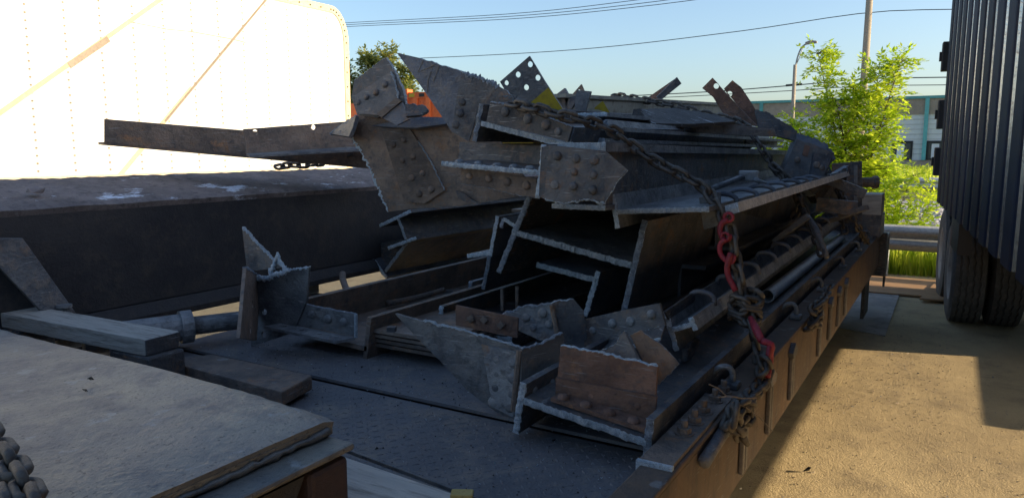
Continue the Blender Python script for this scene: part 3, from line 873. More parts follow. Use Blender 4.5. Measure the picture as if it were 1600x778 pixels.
# hat-shaped ribs
rb = MB()
def hat(v, s):
    p = [(-.175, .086), (-.13, 0), (.13, 0), (.175, .086)]
    return [Vector((a, b * s, 0)) for a, b in p]
prof = [Vector((0, 0, 0)) + TU * a + TV * b for a, b in [(-.190, .086), (-.182, .030), (-.172, .012), (-.155, .003), (-.13, 0), (.13, 0), (.155, .003), (.172, .012), (.182, .030), (.190, .086)]]
rb.prism(prof, (0, 0, TH - TB))
def rib_mesh(m_):
    n_ = len(prof)
    for i_ in range(len(m_.f)):                      # bright metal on one rib corner paints in the sky glint
        f_ = m_.f[i_]
        if len(f_) == 4 and min(f_) >= 2 * n_:
            k_ = min(f_) - 2 * n_
            if k_ == 7: m_.m[i_] = 1
    o_ = m_.build('tmp', [M['truck'], M['truck_glint']], origin=(0, 0, 0)); me_ = o_.data; bpy.data.objects.remove(o_); return me_
RIB = rib_mesh(rb)
prof2 = [Vector((0, 0, 0)) + TU * a - TV * b for a, b in [(-.190, .086), (-.182, .030), (-.172, .012), (-.155, .003), (-.13, 0), (.13, 0), (.155, .003), (.172, .012), (.182, .030), (.190, .086)]]
rb2 = MB(); rb2.prism(prof2, (0, 0, TH - TB)); RIB2 = mesh_only(rb2, M['truck'])
for i in range(25):
    u = .22 + .502 * i
    if u > TL - .1: break
    inst('rib', RIB, tk, T(u, 0, TB))
    inst('rib', RIB2, tk, T(u, TW_, TB))
for z in (1.55, 2.08, 2.72):
    m_ = tbox(-.16, -.012, -.05, .06, z - .16, z + .16); h = m_.build('hinge', 'black', tk, bevel=.01)
    m_ = tbox(-.09, -.03, -.075, -.052, z - .05, z + .05); m_.build('pin', 'black', h)
for v in (.75, 1.65):
    tbox(.1, TL - .2, v - .05, v + .05, TB - .22, TB + .055).build('frame_rail', 'black', tk)
tbox(1.9, 2.6, .02, .12, TB - .28, TB - .005).build('fender_bracket', 'black', tk)
# wheels with grooved tread
def tyre(rad, width, n=64):
    mb = MB(); hw = width / 2
    zig = .006
    prof = [(-hw * .92, rad * .58), (-hw, rad * .72), (-hw * .98, rad * .88), (-hw * .86, rad * .985)]
    gs = [-.55, -.19, .19, .55]
    for g in gs:
        x = g * hw
        prof += [(x - .009, rad), (x - .006, rad - .014), (x + .006, rad - .014), (x + .009, rad)]
    prof += [(hw * .86, rad * .985), (hw * .98, rad * .88), (hw, rad * .72), (hw * .92, rad * .58)]
    m = len(prof)
    for k in range(n):
        th = 2 * math.pi * k / n; sgn = zig if k % 2 else -zig
        for j, (h, r) in enumerate(prof):
            hh = h + (sgn if 4 <= j < m - 4 else 0)
            mb.v.append(Vector((hh, math.cos(th) * r, math.sin(th) * r)))
    for k in range(n):
        k2 = (k + 1) % n
        for j in range(m - 1):
            mb.f.append([k * m + j, k * m + j + 1, k2 * m + j + 1, k2 * m + j]); mb.m.append(0)
    return mesh_only(mb, M['rubber'])
TYRE = tyre(.515, .285)
rim_mb = MB(); rim_mb.lathe((0, 0, 0), (1, 0, 0), [(-.13, .30), (-.12, .27), (-.03, .25), (-.02, .13), (-.06, .12), (-.06, .02), (.0, .02), (.0, .12), (.10, .26), (.13, .30)], 24)
RIM = mesh_only(rim_mb, M['mat_grey'], True)
qt = Vector((1, 0, 0)).rotation_difference(TV)
for u in (1.28, .02):
    for v in (.215, .535, TW_ - .535, TW_ - .215):
        w = bpy.data.objects.new('wheel', None); COL.objects.link(w); w.parent = tk
        pos = T(u, v, .508); w.location = pos - W[tk]; W[w] = pos
        inst('tyre', TYRE, w, pos, qt); inst('rim', RIM, w, pos, qt)
    mb = MB(); mb.tube([T(u, .2, .508), T(u, TW_ - .2, .508)], .07, 8); mb.build('axle', 'black', tk)
for v in (.6, 1.9):
    tbox(9.9, 10.05, v - .07, v + .07, .02, TB).build('landing_leg', 'black', tk)
# unseen box added under the far side to stop low sunlight
tbox(.55, 2.36, TW_ - .82, TW_ - .70, .20, TB - .0).build('shade_box', 'black', tk)
# far-side rail added, sloped to set the edge of the yard shadow
m_ = MB(); m_.prism([T(0, TW_ - .06, .955), T(6.2, TW_ - .06, 1.107), T(TL, TW_ - .06, 1.107), T(TL, TW_ - .06, 1.16), T(0, TW_ - .06, 1.16)], TV * .05); m_.build('shade_rail', 'black', tk)
# low unseen blockers added beyond that trailer to shade the yard
def blocker(label, y0, y1, x=3.25, h=.80):
    prof = [(-.30, 0), (.30, 0), (.30, .08), (.13, .30), (.08, h), (-.08, h), (-.13, .30), (-.30, .08)]
    mb = MB(); mb.prism([(x + a, y0, b) for a, b in prof], (0, y1 - y0, 0))
    mb.build('shade_blocker', 'concrete', label=label, cat='blocker', group='unseen blockers added to shade the yard')
blocker('concrete barrier added out of view to shade the yard, nearest one', 6.15, 9.0, h=.91)
blocker('concrete barrier added out of view to shade the yard, at the tyres', 9.05, 11.6, h=.91)

# ================================================================== FLATBED TRAILER
DZ = .80                                            # deck level
XR, XL = -.57, -3.62
fb = thing('flatbed_trailer', 'low flatbed trailer with rusty side rail carrying the scrap beams', 'trailer', (-2.1, 4.7, 0))
for (y0, y1) in ((2.046, 3.28), (3.29, 4.6), (4.61, 6.2), (6.21, 8.2)):
    mb = MB(); mb.box2((-3.05, y0, DZ - .012), (XR - .09, y1, DZ)); mb.build('deck_plate', 'deck', fb)
mb = MB(); mb.box2((-3.05, 1.22, DZ - .026), (XR - .09, 2.034, DZ - .014)); mb.build('deck_plate', 'deck', fb)
mb = MB(); mb.box2((-3.05, 1.22, DZ - .30), (XR - .12, 8.2, DZ - .05)); mb.build('underframe', 'black', fb)
# raised tread lugs of the near plates
mb = MB()
for i in range(64):
    for j in range(46):
        x = -2.85 + i * .034; y = 1.24 + j * .034
        if x > -.72 or y > 2.7 or (1.99 < y < 2.08): continue
        a = R(45 if (i + j) % 2 else -45)
        d = Vector((math.cos(a), math.sin(a), 0)) * .013; s = Vector((-math.sin(a), math.cos(a), 0)) * .0042
        c = Vector((x, y, DZ if y > 2.03 else DZ - .014)); u = Vector((0, 0, .0018))
        mb.add([c - d, c + s, c + d, c - s, c + u - d * .5, c + u + d * .5], [(0, 1, 5, 4), (1, 2, 5), (2, 3, 4, 5), (3, 0, 4)])
mb.build('tread_lugs', 'deck', fb, kind='stuff')
# grit on the deck
mb = MB()
for i in range(1500):
    x, y = random.uniform(-2.9, -.75), random.uniform(1.3, 2.35); r = random.uniform(.0015, .005)
    if random.random() < .05: r *= 1.8
    v = [Vector((x, y, (DZ if y > 2.05 else DZ - .014) + r * .4)) + Vector((random.uniform(-1, 1), random.uniform(-1, 1), random.uniform(-.4, .8))) * r for _ in range(5)]
    mb.add(v, [(0, 1, 2), (0, 2, 3), (0, 3, 4), (1, 3, 4), (0, 4, 1)], 0 if random.random() < .72 else 1)
mb.build('deck_grit', ['black', 'cut'], label='scattered grit and cutting slag on the near deck', cat='grit', kind='stuff')
# side channel: web with flanges
sr = MB(); sr.box2((XR - .012, 1.22, .53), (XR, 8.25, .845)); sr.box2((XR - .095, 1.22, .845), (XR + .003, 8.25, .862)); sr.box2((XR - .09, 1.22, .53), (XR - .013, 8.25, .548))
rail = sr.build('side_rail', 'rail_rust', fb, bevel=.006)
sr = MB(); sr.box2((-3.05, 1.22, DZ - .25), (-3.0, 8.25, DZ - .013)); sr.build('inner_rail', 'black', fb)
for y in (1.8, 3.3, 4.8, 6.3, 7.8):
    mb = MB(); mb.box2((XL - .35, y, DZ - .2), (-3.051, y + .10, DZ - .03)); mb.build('outrigger', 'black', fb)
# stake pockets on the side
for q in ((1234, 567), (1199, 621), (1158, 683), (1278, 513), (1295, 482), (1309, 461), (1320, 447)):
    c = at(*q, X=XR)
    c.z = .70
    mb = MB()
    mb.prism([(XR + .001, c.y - .045, .775), (XR + .001, c.y + .045, .775), (XR + .001, c.y + .06, .80), (XR + .001, c.y, .835), (XR + .001, c.y - .06, .80)], (.022, 0, 0))
    p_ = mb.build('stake_pocket', 'dark', fb)
    mb = MB(); mb.box2((XR + .002, c.y - .034, .575), (XR + .018, c.y - .006, .77)); mb.box2((XR + .002, c.y + .006, .575), (XR + .018, c.y + .034, .77)); mb.build('pocket_bar', 'rivet', p_, bevel=.004)
# lashing hoops standing on the rail
def hoop(parent, a, b, h, r, mat, name='hoop', lean=Vector((0, 0, 0)), n=9):
    a, b = Vector(a), Vector(b); mb = MB()
    P = [a]
    m = (a + b) / 2; d = (a - b) / 2
    z = Vector((0, 0, 1)) + lean
    for k in range(n + 1):
        t = math.pi * k / n
        P.append(m + d * math.cos(t) + z * (h * .45 + h * .55 * math.sin(t)))
    P.append(b)
    mb.tube(P, r, 7)
    return mb.build(name, mat, parent, smooth=True)
for (q, zz) in (((1110, 600), .862), ((1216, 495), .862), ((1250, 452), .862), ((1278, 416), .862), ((1301, 390), .862), ((1322, 372), .862)):
    c = at(*q, Z=zz)
    h = hoop(fb, (XR - .14, c.y - .02, DZ), (XR - .045, c.y, .86), .10, .011, 'grey')
    mb = MB(); mb.box2((XR - .07, c.y - .03, .8625), (XR - .02, c.y + .03, .885)); mb.build('hoop_foot', 'grey', h, bevel=.005)
# bolted plate at the near end of the rail
bp = MB(); bp.box2((XR - .10, 1.80, .8625), (XR - .008, 2.42, .874)); bpl = bp.build('bolted_strap', 'brown', fb)
for q in ((1047, 672), (1063, 655), (1079, 640), (1095, 622), (1110, 608)):
    c = at(*q, Z=.876); inst('bolt', BOLT, bpl, Vector((XR - .05, c.y, .874)), Quaternion((0, 0, 1), random.random()), 1.0)
mb = MB(); mb.box2((XR - .105, 1.785, .815), (XR - .005, 1.802, .8735)); mb.build('cut_end', 'cut', fb)
# rear
mb = MB(); mb.box2((XL, 8.2, .42), (XR + .06, 8.30, .865)); mb.build('rear_bumper', 'dark', fb, bevel=.01)
mb = MB(); mb.box2((XR - .35, 8.3, .80), (XR + .06, 8.62, .83)); mb.build('rear_step', 'grey', fb)
mb = MB(); mb.prism([(XR + .06, 8.3, .80), (XR + .06, 8.62, .80), (XR + .06, 8.62, .70), (XR + .06, 8.3, .3)], (-.02, 0, 0)); mb.build('step_gusset', 'dark', fb)
mb = MB(); mb.box2((XR - .10, 7.75, .06), (XR - .07, 8.18, .55)); mb.build('mud_flap', 'rubber', fb)
TY2 = tyre(.36, .24, 40)
for y in (6.1, 7.0, 7.85):
    for xx in (-.95, -1.25, -2.75, -3.05):
        w = bpy.data.objects.new('wheel', None); COL.objects.link(w); w.parent = fb
        pos = Vector((xx, y - .35, .355)); w.location = pos - W[fb]; W[w] = pos
        inst('tyre', TY2, w, pos); inst('rim', RIM, w, pos, None, .7)
mb = MB(); mb.box2((-2.4, 1.2, .3), (-1.9, 8.0, .5)); mb.build('spine', 'black', fb)

# ================================================================== GOOSENECK PLATE IN THE FOREGROUND
GX, GY, GZ = -1.22, 1.23, 1.10
gn = thing('gooseneck', 'bare grey steel gooseneck box with a flat top plate in the foreground', 'steel box', (-2.4, .4, 0))
# top plate with gentle dents, finely divided
def dent(x, y):
    return noise.noise(Vector((x * 2.1, y * 2.6, 3.3))) * .012 + noise.noise(Vector((x * 7, y * 7, 1.3))) * .0025
nx, ny = 90, 60
mb = MB(); X0, X1, Y0, Y1 = -4.4, GX, -1.2, GY
for j in range(ny + 1):
    for i in range(nx + 1):
        x = X0 + (X1 - X0) * i / nx; y = Y0 + (Y1 - Y0) * j / ny
        yy = y + (.03 * math.sin((x + 1.2) * 1.7) if j == ny else 0) + (random.uniform(-.004, .004) if j == ny else 0)
        e = min(1, (X1 - x) / .12, (Y1 - y) / .12)
        z = GZ + dent(x, y) * max(0, e) - .010 * max(0, 1 - (Y1 - y) / .03) ** 2
        z -= .032 * max(0, (x + 1.85) / .63) ** 2
        mb.v.append(Vector((x + (random.uniform(-.001, .001) if i == nx else 0), yy, z)))
for j in range(ny):
    for i in range(nx):
        a = j * (nx + 1) + i
        mb.f.append([a, a + 1, a + nx + 2, a + nx + 1]); mb.m.append(0)
o = mb.build('top_plate', 'plate', gn, smooth=True)
md = o.modifiers.new('thick', 'SOLIDIFY'); md.thickness = .012; md.offset = -1
md = o.modifiers.new('crisp', 'EDGE_SPLIT'); md.split_angle = R(35)
# weld bead along the right edge, flange ledge below it, web, corner post and stiffeners
path = [Vector((GX + .006, -1.2 + .02 * k, GZ - .058 + random.uniform(-.003, .003))) for k in range(int((GY + 1.2) / .02))]
mb = MB(); mb.tube(path, [.008 * random.uniform(.6, 1.4) for _ in path], 7); mb.build('weld_bead', 'plate', gn, smooth=True)
mb = MB(); mb.box2((GX - .06, -1.2, GZ - .069), (GX + .001, GY - .012, GZ - .043)); mb.build('edge_strip', 'plate', gn)
mb = MB(); mb.box2((GX - .05, -1.2, GZ - .086), (GX + .085, GY - .025, GZ - .068)); mb.build('flange', 'plate', gn, bevel=.008)
mb = MB(); mb.box2((GX - .02, -1.2, .36), (GX + .0, GY - .06, GZ - .093)); mb.build('web', 'black', gn)
mb = MB(); mb.box2((GX + .002, GY - .16, .36), (GX + .082, GY - .045, GZ - .093)); mb.build('corner_post', 'dark_red', gn, bevel=.012)
mb = MB(); mb.prism([(GX + .002, GY - .17, GZ - .095), (GX + .002, GY - .30, GZ - .095), (GX + .002, GY - .62, .45), (GX + .002, GY - .50, .45)], (.07, 0, 0)); mb.build('stiffener', 'girder_web', gn)
mb = MB(); mb.box2((GX - .05, -1.2, .33), (GX + .085, GY - .03, .36)); mb.build('lower_flange', 'dark', gn)
mb = MB(); mb.box2((-4.4, GY - .06, .36), (GX - .021, GY - .04, GZ - .03)); mb.build('front_web', 'dark', gn)
mb = MB(); mb.box2((-2.6, -1.0, .0), (-1.6, .6, .33)); mb.build('dolly_block', 'black', gn)
for (q, r) in (((141, 593), .012), ((133, 612), .010)):
    c = at(*q, Z=GZ + .008); v = [c + Vector((random.uniform(-1, 1), random.uniform(-.7, .7), random.uniform(-.3, .9))) * r for _ in range(7)]
    mb = MB(); mb.add(v, [(0, 1, 2), (2, 3, 4), (4, 5, 6), (0, 3, 5), (1, 4, 6), (0, 2, 6), (1, 3, 5)])
    mb.build('slag_crumb', 'black', label='black crumb of slag on the foreground plate, ' + ('larger one' if r > .011 else 'smaller one'), cat='slag')

# timber lying across behind the plate, rusty block below it
tm = thing('timber_beam', 'weathered grey timber lying across behind the foreground plate', 'timber', at(290, 530, Z=.93))
A = [at(-60, 478, Z=1.0), at(226, 531, Z=1.0), at(262, 514, Z=1.0), at(-60, 470, Z=1.0)]
d1 = (A[1] - A[0]).normalized()
s1 = Vector((-d1.y, d1.x, 0)) * .15
mb = MB(); P = [A[0], A[1], A[1] + s1, A[0] + s1]
mb.prism(P, (0, 0, -.062)); mb.build('beam', 'wood', tm, bevel=.008)
mb = MB(); c = A[1] + d1 * .001
mb.prism([A[1] + Vector((0, 0, -.002)), A[1] + s1 * .98 + Vector((0, 0, -.002)), A[1] + s1 * .9 + Vector((0, 0, -.058)) , A[1] + Vector((0, 0, -.060))], d1 * .006); mb.build('end_grain', 'dark', tm)
for (f, lb) in ((.92, 'dark steel block under the right end of the timber'), (.25, 'dark steel block under the left part of the timber')):
    c = A[0].lerp(A[1], f) + s1 * .5
    mb = MB(); mb.box2((c.x - .13, c.y - .075, DZ), (c.x + .13, c.y + .075, 1.0 - .063)); mb.build('support_block', 'dark', label=lb, cat='block', bevel=.01)
P = [at(265, 556, Z=.865), at(470, 600, Z=.865), at(488, 584, Z=.865), at(300, 553, Z=.865)]
P = [at(250, 562, Z=.86), at(440, 612, Z=.86), at(488, 586, Z=.86), at(330, 553, Z=.86)]
mb = MB(); mb.prism(P, (0, 0, -.055)); o = mb.build('steel_block', 'brown', label='rusty flat steel block lying on the deck behind the plate corner', cat='block', bevel=.006)
# flattened boards at the near edge of the deck
A, B_ = at(470, 690, Z=.86), at(735, 780, Z=.86)
d1 = (B_ - A).normalized(); s1 = Vector((d1.y, -d1.x, 0))
mb = MB(); mb.prism([A, B_, B_ + s1 * .16, A + s1 * .16], (0, 0, -.055)); mb.build('edge_board', 'wood', label='grey split board lying along the near edge of the deck', cat='board', bevel=.005)
A2 = A - s1 * .025; B2 = B_ - s1 * .015
mb = MB(); mb.prism([A2 + Vector((0, 0, .012)), B2 + Vector((0, 0, .0)), B2 - s1 * .05 + Vector((0, 0, -.03)), A2 - s1 * .03 + Vector((0, 0, .0))], (0, 0, -.010)); mb.build('steel_strip', 'grey', label='bent thin steel strip beside the split board', cat='strip')
c = at(722, 771, Z=.868)
mb = MB(); mb.box(c, (.055, .035, .010), Matrix.Rotation(.5, 3, 'Z')); mb.build('strap_end', 'strap', label='yellow strap end at the bottom edge beside the split board', cat='strap', bevel=.003)

# ================================================================== BIG GIRDER AT THE LEFT
XG = -3.46
gb = thing('plate_girder', 'long dark plate girder with a dirt caked top on the left', 'girder', (-3.7, 4, DZ))
y0, y1 = .6, 8.6
# top flange: uneven, dirt caked, sloping towards the viewer
nx, ny = 12, 220
mb = MB()
for j in range(ny + 1):
    y = y0 + (y1 - y0) * j / ny
    for i in range(nx + 1):
        f = i / nx
        x = XG - .50 * f
        z = 1.435 + .115 * f ** .8 + noise.noise(Vector((x * 9, y * 5, 0))) * .004 + noise.noise(Vector((x * 30, y * 26, 4))) * .003 * (f > .02) + (noise.noise(Vector((0, y * 20, 8))) * .010 if i == nx else 0)
        mb.v.append(Vector((x, y, z)))
for j in range(ny):
    for i in range(nx):
        a = j * (nx + 1) + i
        mb.f.append([a, a + 1, a + nx + 2, a + nx + 1]); mb.m.append(0)
tf = mb.build('top_flange', 'dirt_top', gb)
md = tf.modifiers.new('thick', 'SOLIDIFY'); md.thickness = .03; md.offset = -1
mb = MB(); mb.box2((XG - .03, y0, .93), (XG - .006, y1, 1.408)); mb.build('web', 'girder_web', gb)
mb = MB(); mb.box2((XG - .44, y0, .93), (XG - .41, y1, 1.49)); mb.build('web', 'girder_web', gb)
mb = MB(); mb.prism([(XG - .48, y0, .905), (XG + .04, y0, .84), (XG + .04, y0, .87), (XG - .006, y0, .925), (XG - .48, y0, .929)], (0, y1 - y0, 0)); mb.build('bottom_flange', 'girder_web', gb)
for y in (1.79, 3.29, 4.79, 6.29, 7.79):
    mb = MB(); mb.box2((XG - .45, y - .02, DZ - .029), (XG - .03, y + .12, .84)); mb.build('dunnage_block', 'wood', label='wooden dunnage block under the left girder, %s' % {1.79: 'nearest the camera', 3.29: 'second from the camera', 4.79: 'third from the camera', 6.29: 'fourth from the camera', 7.79: 'at the far end'}[y], cat='block')
c = at(148, 306, Z=1.50); c.x = min(c.x, XG - .15)
mb = MB(); v = [c + Vector((random.uniform(-1, 1), random.uniform(-1, 1), random.uniform(-.3, .8))) * .035 for _ in range(14)]
bm = bmesh.new(); [bm.verts.new(p) for p in v]; bmesh.ops.convex_hull(bm, input=bm.verts); bm.verts.index_update()
mb.add([x.co.copy() for x in bm.verts], [[y.index for y in f.verts] for f in bm.faces]); bm.free(); mb.build('dirt_lump', 'dirt', tf)

# leaning strut with a bolt foot
P = [at(0, 372, X=-3.40), at(36, 372, X=-3.40), at(120, 490, X=-3.36), at(72, 494, X=-3.36), at(-20, 398, X=-3.40)]
mb = MB(); mb.prism(P, (-.02, 0, 0)); st = mb.build('leaning_strut', 'dark', label='flat steel strut leaning against the left girder', cat='strut', bevel=.004)
c = at(101, 488, X=-3.34)
mb = MB(); mb.lathe((c.x, c.y, c.z - .03), (0, 0, 1), [(0, .0), (0, .03), (.025, .03), (.028, .02), (.05, .02), (.053, .032), (.065, .032), (.066, 0)], 12); mb.build('screw_foot', 'grey', label='small steel screw head at the foot of the leaning strut', cat='bolt', smooth=False)
# jack tube lying in front of the girder
jt = thing('jack_tube', 'grey telescopic steel tube lying between the timber and the cut column', 'tube', at(290, 520, Z=.87))
A, B_, C_ = at(205, 522, Z=.90), at(292, 510, Z=.90), at(400, 497, Z=.90)
mb = MB(); mb.tube([A - (B_ - A) * .8, B_], .062, 16); mb.build('sleeve', 'grey', jt, smooth=False)
mb = MB(); mb.tube([B_ - (B_ - A).normalized() * .03, B_ + (C_ - B_).normalized() * .02], .075, 16); mb.build('collar', 'grey', jt)
mb = MB(); mb.tube([B_, C_ + (C_ - B_) * .3], .042, 14); mb.build('rod', 'grey', jt, smooth=True)

mb = MB()
for (q, r) in (((447, 546), .008), ((480, 552), .007), ((455, 548), .005), ((505, 560), .004), ((430, 553), .004)):
    c = at(*q, Z=DZ + .004)
    v = [c + Vector((random.uniform(-1, 1), random.uniform(-1, 1), random.uniform(-.4, .9))) * r for _ in range(7)]
    mb.add(v, [(0, 1, 2), (2, 3, 4), (4, 5, 6), (0, 3, 5), (1, 4, 6), (0, 2, 6), (1, 3, 5)])
mb.build('deck_stones', 'gravel', label='few pale stone chips on the deck below the rivet angle', cat='stones', kind='stuff')

# ================================================================== THE PILE OF CUT BEAMS
SG = 'cut steel beams in the pile'
PG = 'cut steel plates in the pile'
def single(name, pts, pl, th, mat, label, cat='steel plate', group=PG, **kw):
    return plate(name, pts, pl, th, mat, label=label, cat=cat, group=group, **kw)

# ---- near beam lying on its flanges on the deck
pl = plY(1.92)
t, (fl, web, fr) = beam('h_beam', 'wide beam lying nearest the camera along the right edge of the deck', 'steel beam',
    [('flange', (818, 598), (805, 676)), ('web', (815, 625), (1010, 692)), ('flange', (1016, 654), (1008, 739))], pl, (0, 6.0, 0), .022, 'dark', SG)
p2 = plA(875, 620, 2.02, 4)
o = plate('cleat_plate', [(876, 540), (928, 549), (1027, 573), (1021, 668), (945, 644), (868, 619)], p2, .014, 'red', t, jag=(0, 1), amp=.004, bead=.004)
rivets(o, [(887, 607), (925, 617), (958, 627), (998, 633)], p2, 'red', 1.05)
o = plate('cleat_angle', [(868, 590), (1026, 620), (1021, 668), (868, 620)], (p2[0] + p2[1] * .012, p2[1]), .011, 'red', t)
p3_ = plA(868, 632, 1.97, 4, 80)
A = [at(872, 622, Y=2.0), at(1022, 670, Y=2.0), at(1018, 672, Y=1.94), at(868, 628, Y=1.94)]
A = [Vector((p.x, p.y, cv((850, 640), plY(1.92)).z)) for p in A]
wz0, wz1 = cv((815, 625), pl), cv((1010, 692), pl)
def on_web(x, y, up=.014):
    f = (x - wz0.x) / (wz1.x - wz0.x); return Vector((x, y, wz0.z + (wz1.z - wz0.z) * f + up))
xa, xb = at(872, 622, Y=2.0).x, at(1018, 670, Y=2.0).x
P = [on_web(xa, 2.02), on_web(xa, 1.95), on_web(xb, 1.95), on_web(xb, 2.02)]
lg = plate3('cleat_leg', [p + Vector((0, 0, .012)) for p in P], (0, 0, 1), .012, 'red', t)
for f in (.1, .35, .6, .85):
    inst('rivet', RIV['red'], lg, on_web(xa + (xb - xa) * f, 1.975, .026), None, 1.05)
# rivets inside the left flange
pX = (cv((818, 610), plY(1.94)) + Vector((.013, 0, 0)), Vector((1, 0, 0)))
o = plate('inner_angle', [(822, 600), (874, 572), (872, 612), (820, 622)], (pX[0], pX[1]), .008, 'dark', t)
rivets(o, [(835, 611), (862, 598)], pX, 'rivet', 1.1)

# ---- big pointed gusset with its return angle
pl = plA(812, 600, 2.06, 6)
g = single('gusset_plate', [(617, 490), (660, 502), (700, 511), (755, 526), (813, 543), (801, 658), (772, 641), (728, 608), (690, 566), (652, 528)], pl, .014, 'grey',
    'large pointed gusset plate with two rows of rivets standing on the near deck', jag=(1, 2, 3), amp=.006, bead=.005)
rivets(g, [(778, 561), (777, 584), (775, 605), (771, 628), (803, 567), (802, 590), (800, 615), (797, 637)], pl, 'rivet', 1.15)
o = plate('doubler', [(752, 538), (814, 552), (802, 652), (770, 636)], (pl[0] + pl[1] * .008, pl[1]), .008, 'grey', g, jag=(3,), amp=.004, bead=0)
px_ = plA(816, 560, 2.05, 62)
o = plate('return_leg', [(816, 545), (846, 538), (880, 520), (884, 555), (876, 598), (814, 603)], px_, .014, 'dark', g, jag=(0, 1), amp=.006)
mb = MB(); a_, b_ = cv((814, 546), pl) + Vector((0, -.01, 0)), cv((804, 640), pl) + Vector((0, -.01, 0)); mb.tube([a_, b_], .010, 6); mb.build('angle_heel', 'brown', g)

# ---- brown plate with square nuts
pl = plA(760, 500, 2.32, 8)
o = single('nut_plate', [(712, 477), (809, 497), (808, 528), (712, 508)], pl, .012, 'red', 'small rust brown plate with three square nuts behind the pointed gusset')
rivets(o, [(737, 497), (757, 499), (784, 507)], pl, NUT_SQ, 1.0, name='nut')
# ---- ragged riveted corner piece
pl = plA(840, 500, 2.45, 4)
o = single('riveted_corner', [(783, 492), (815, 480), (862, 474), (872, 524), (845, 532), (800, 512)], pl, .012, 'grey', 'ragged riveted corner piece behind the nut plate', jag=(0, 1), amp=.007)
rivets(o, [(822, 496), (848, 489), (833, 512), (858, 507)], pl, 'rivet', 1.1)
o2 = plate('side_leg', [(862, 474), (880, 470), (897, 468), (912, 486), (918, 530), (872, 540)], plA(862, 500, 2.45, 40), .012, 'dark', o, jag=(0, 1), amp=.008)
mb = MB(); mb.tube([cv((864, 476), pl) + Vector((0, -.012, 0)), cv((874, 524), pl) + Vector((0, -.012, 0))], .009, 6); mb.build('angle_heel', 'brown', o)
# ---- riveted angle in front of the hooped beam
pl = plA(970, 510, 2.55, -8)
o = single('riveted_angle', [(910, 499), (978, 484), (1030, 474), (1039, 508), (985, 523), (914, 546)], pl, .014, 'dark', 'riveted angle piece leaning between the big web and the hooped beam', 'steel angle', jag=(3, 4), amp=.006)
rivets(o, [(926, 516), (957, 505), (985, 502), (1018, 491)], pl, 'rivet', 1.1)
lo = [cv((914, 546), pl), cv((985, 523), pl), cv((1039, 508), pl)]
for i in range(2):
    a_, b_ = lo[i], lo[i + 1]
    plate3('lower_leg', [a_, b_, b_ + Vector((.02, -.10, -.02)), a_ + Vector((.02, -.10, -.02))], (0, 0, 1), .012, 'dark', o, jag=(2,), amp=.006)
# ---- two small broken angles
pl = plA(1020, 560, 2.18, 30, 8)
o = single('broken_angle', [(985, 524), (1002, 516), (1030, 536), (1061, 568), (1030, 601), (1006, 566)], pl, .012, 'brown', 'small broken angle with a bright cut tip beside the red cleat plate', 'steel angle', jag=(1, 2, 3), amp=.006)
pl = plA(970, 545, 2.14, -20, 10)
o = single('broken_angle', [(930, 550), (958, 540), (975, 517), (997, 562), (985, 580), (940, 566)], pl, .012, 'dark', 'small dark cut triangle behind the red cleat plate', 'steel angle', jag=(0, 1), amp=.006)

# ---- upright cut column at the left
pl = plA(400, 500, 2.22, 12)
t = thing('cut_column', 'upright cut column stub with a pointed shard at the left of the deck', 'steel column', at(395, 538, Z=DZ))
o = plate('front_plate', [(401, 437), (440, 426), (483, 417), (479, 470), (458, 520), (392, 541)], pl, .014, 'grey', t, holes=[((413, 487), .014), ((412, 523), .014)], jag=(0, 1), amp=.008, bead=.011)
pl2 = plA(400, 480, 2.23, -48)
o = plate('side_plate', [(379, 419), (403, 433), (396, 532), (369, 528)], pl2, .014, 'brown', t, holes=[((389, 475), .016), ((386, 515), .016)], jag=(0,), amp=.007, bead=.012)
pl3 = plA(400, 400, 2.26, -10)
o = plate('shard', [(378, 355), (398, 378), (424, 404), (442, 418), (386, 424)], pl3, .012, 'dark', t, jag=(0, 1, 2), amp=.005, bead=.007)
slag(t, [cv(q, plY(2.22)) for q in ((420, 428), (428, 410), (432, 398), (438, 412), (446, 424))], .012, Vector((0, -1, 0)), 'slag_lump')
slag(t, [cv(q, plY(2.21)) for q in ((384, 426), (400, 434), (415, 436), (430, 428), (450, 424))], .013, Vector((0, -1, 0)), 'slag_lump')
pl = plA(505, 495, 2.30, 10)
t = thing('rivet_angle', 'short angle with four round rivets beside the upright column', 'steel angle', at(500, 520, Z=.86))
o = plate('upright_leg', [(446, 470), (556, 491), (555, 526), (444, 503)], pl, .012, 'grey', t, jag=(0,), amp=.003, bead=.004)
rivets(o, [(463, 486), (487, 491), (513, 498), (537, 503)], pl, 'grey', 1.25)
a_, b_ = cv((444, 504), pl), cv((555, 527), pl)
o = plate3('flat_leg', [a_, b_, b_ + Vector((-.03, -.09, 0)), a_ + Vector((-.03, -.09, 0))], (0, 0, 1), .012, 'grey', t, holes=[(a_.lerp(b_, f) + Vector((-.015, -.045, 0)), .012) for f in (.15, .4, .65, .88)])
mb = MB(); mb.tube([cv((556, 491), pl), cv((556, 527), pl)], .008, 6); mb.build('edge', 'cut', t)

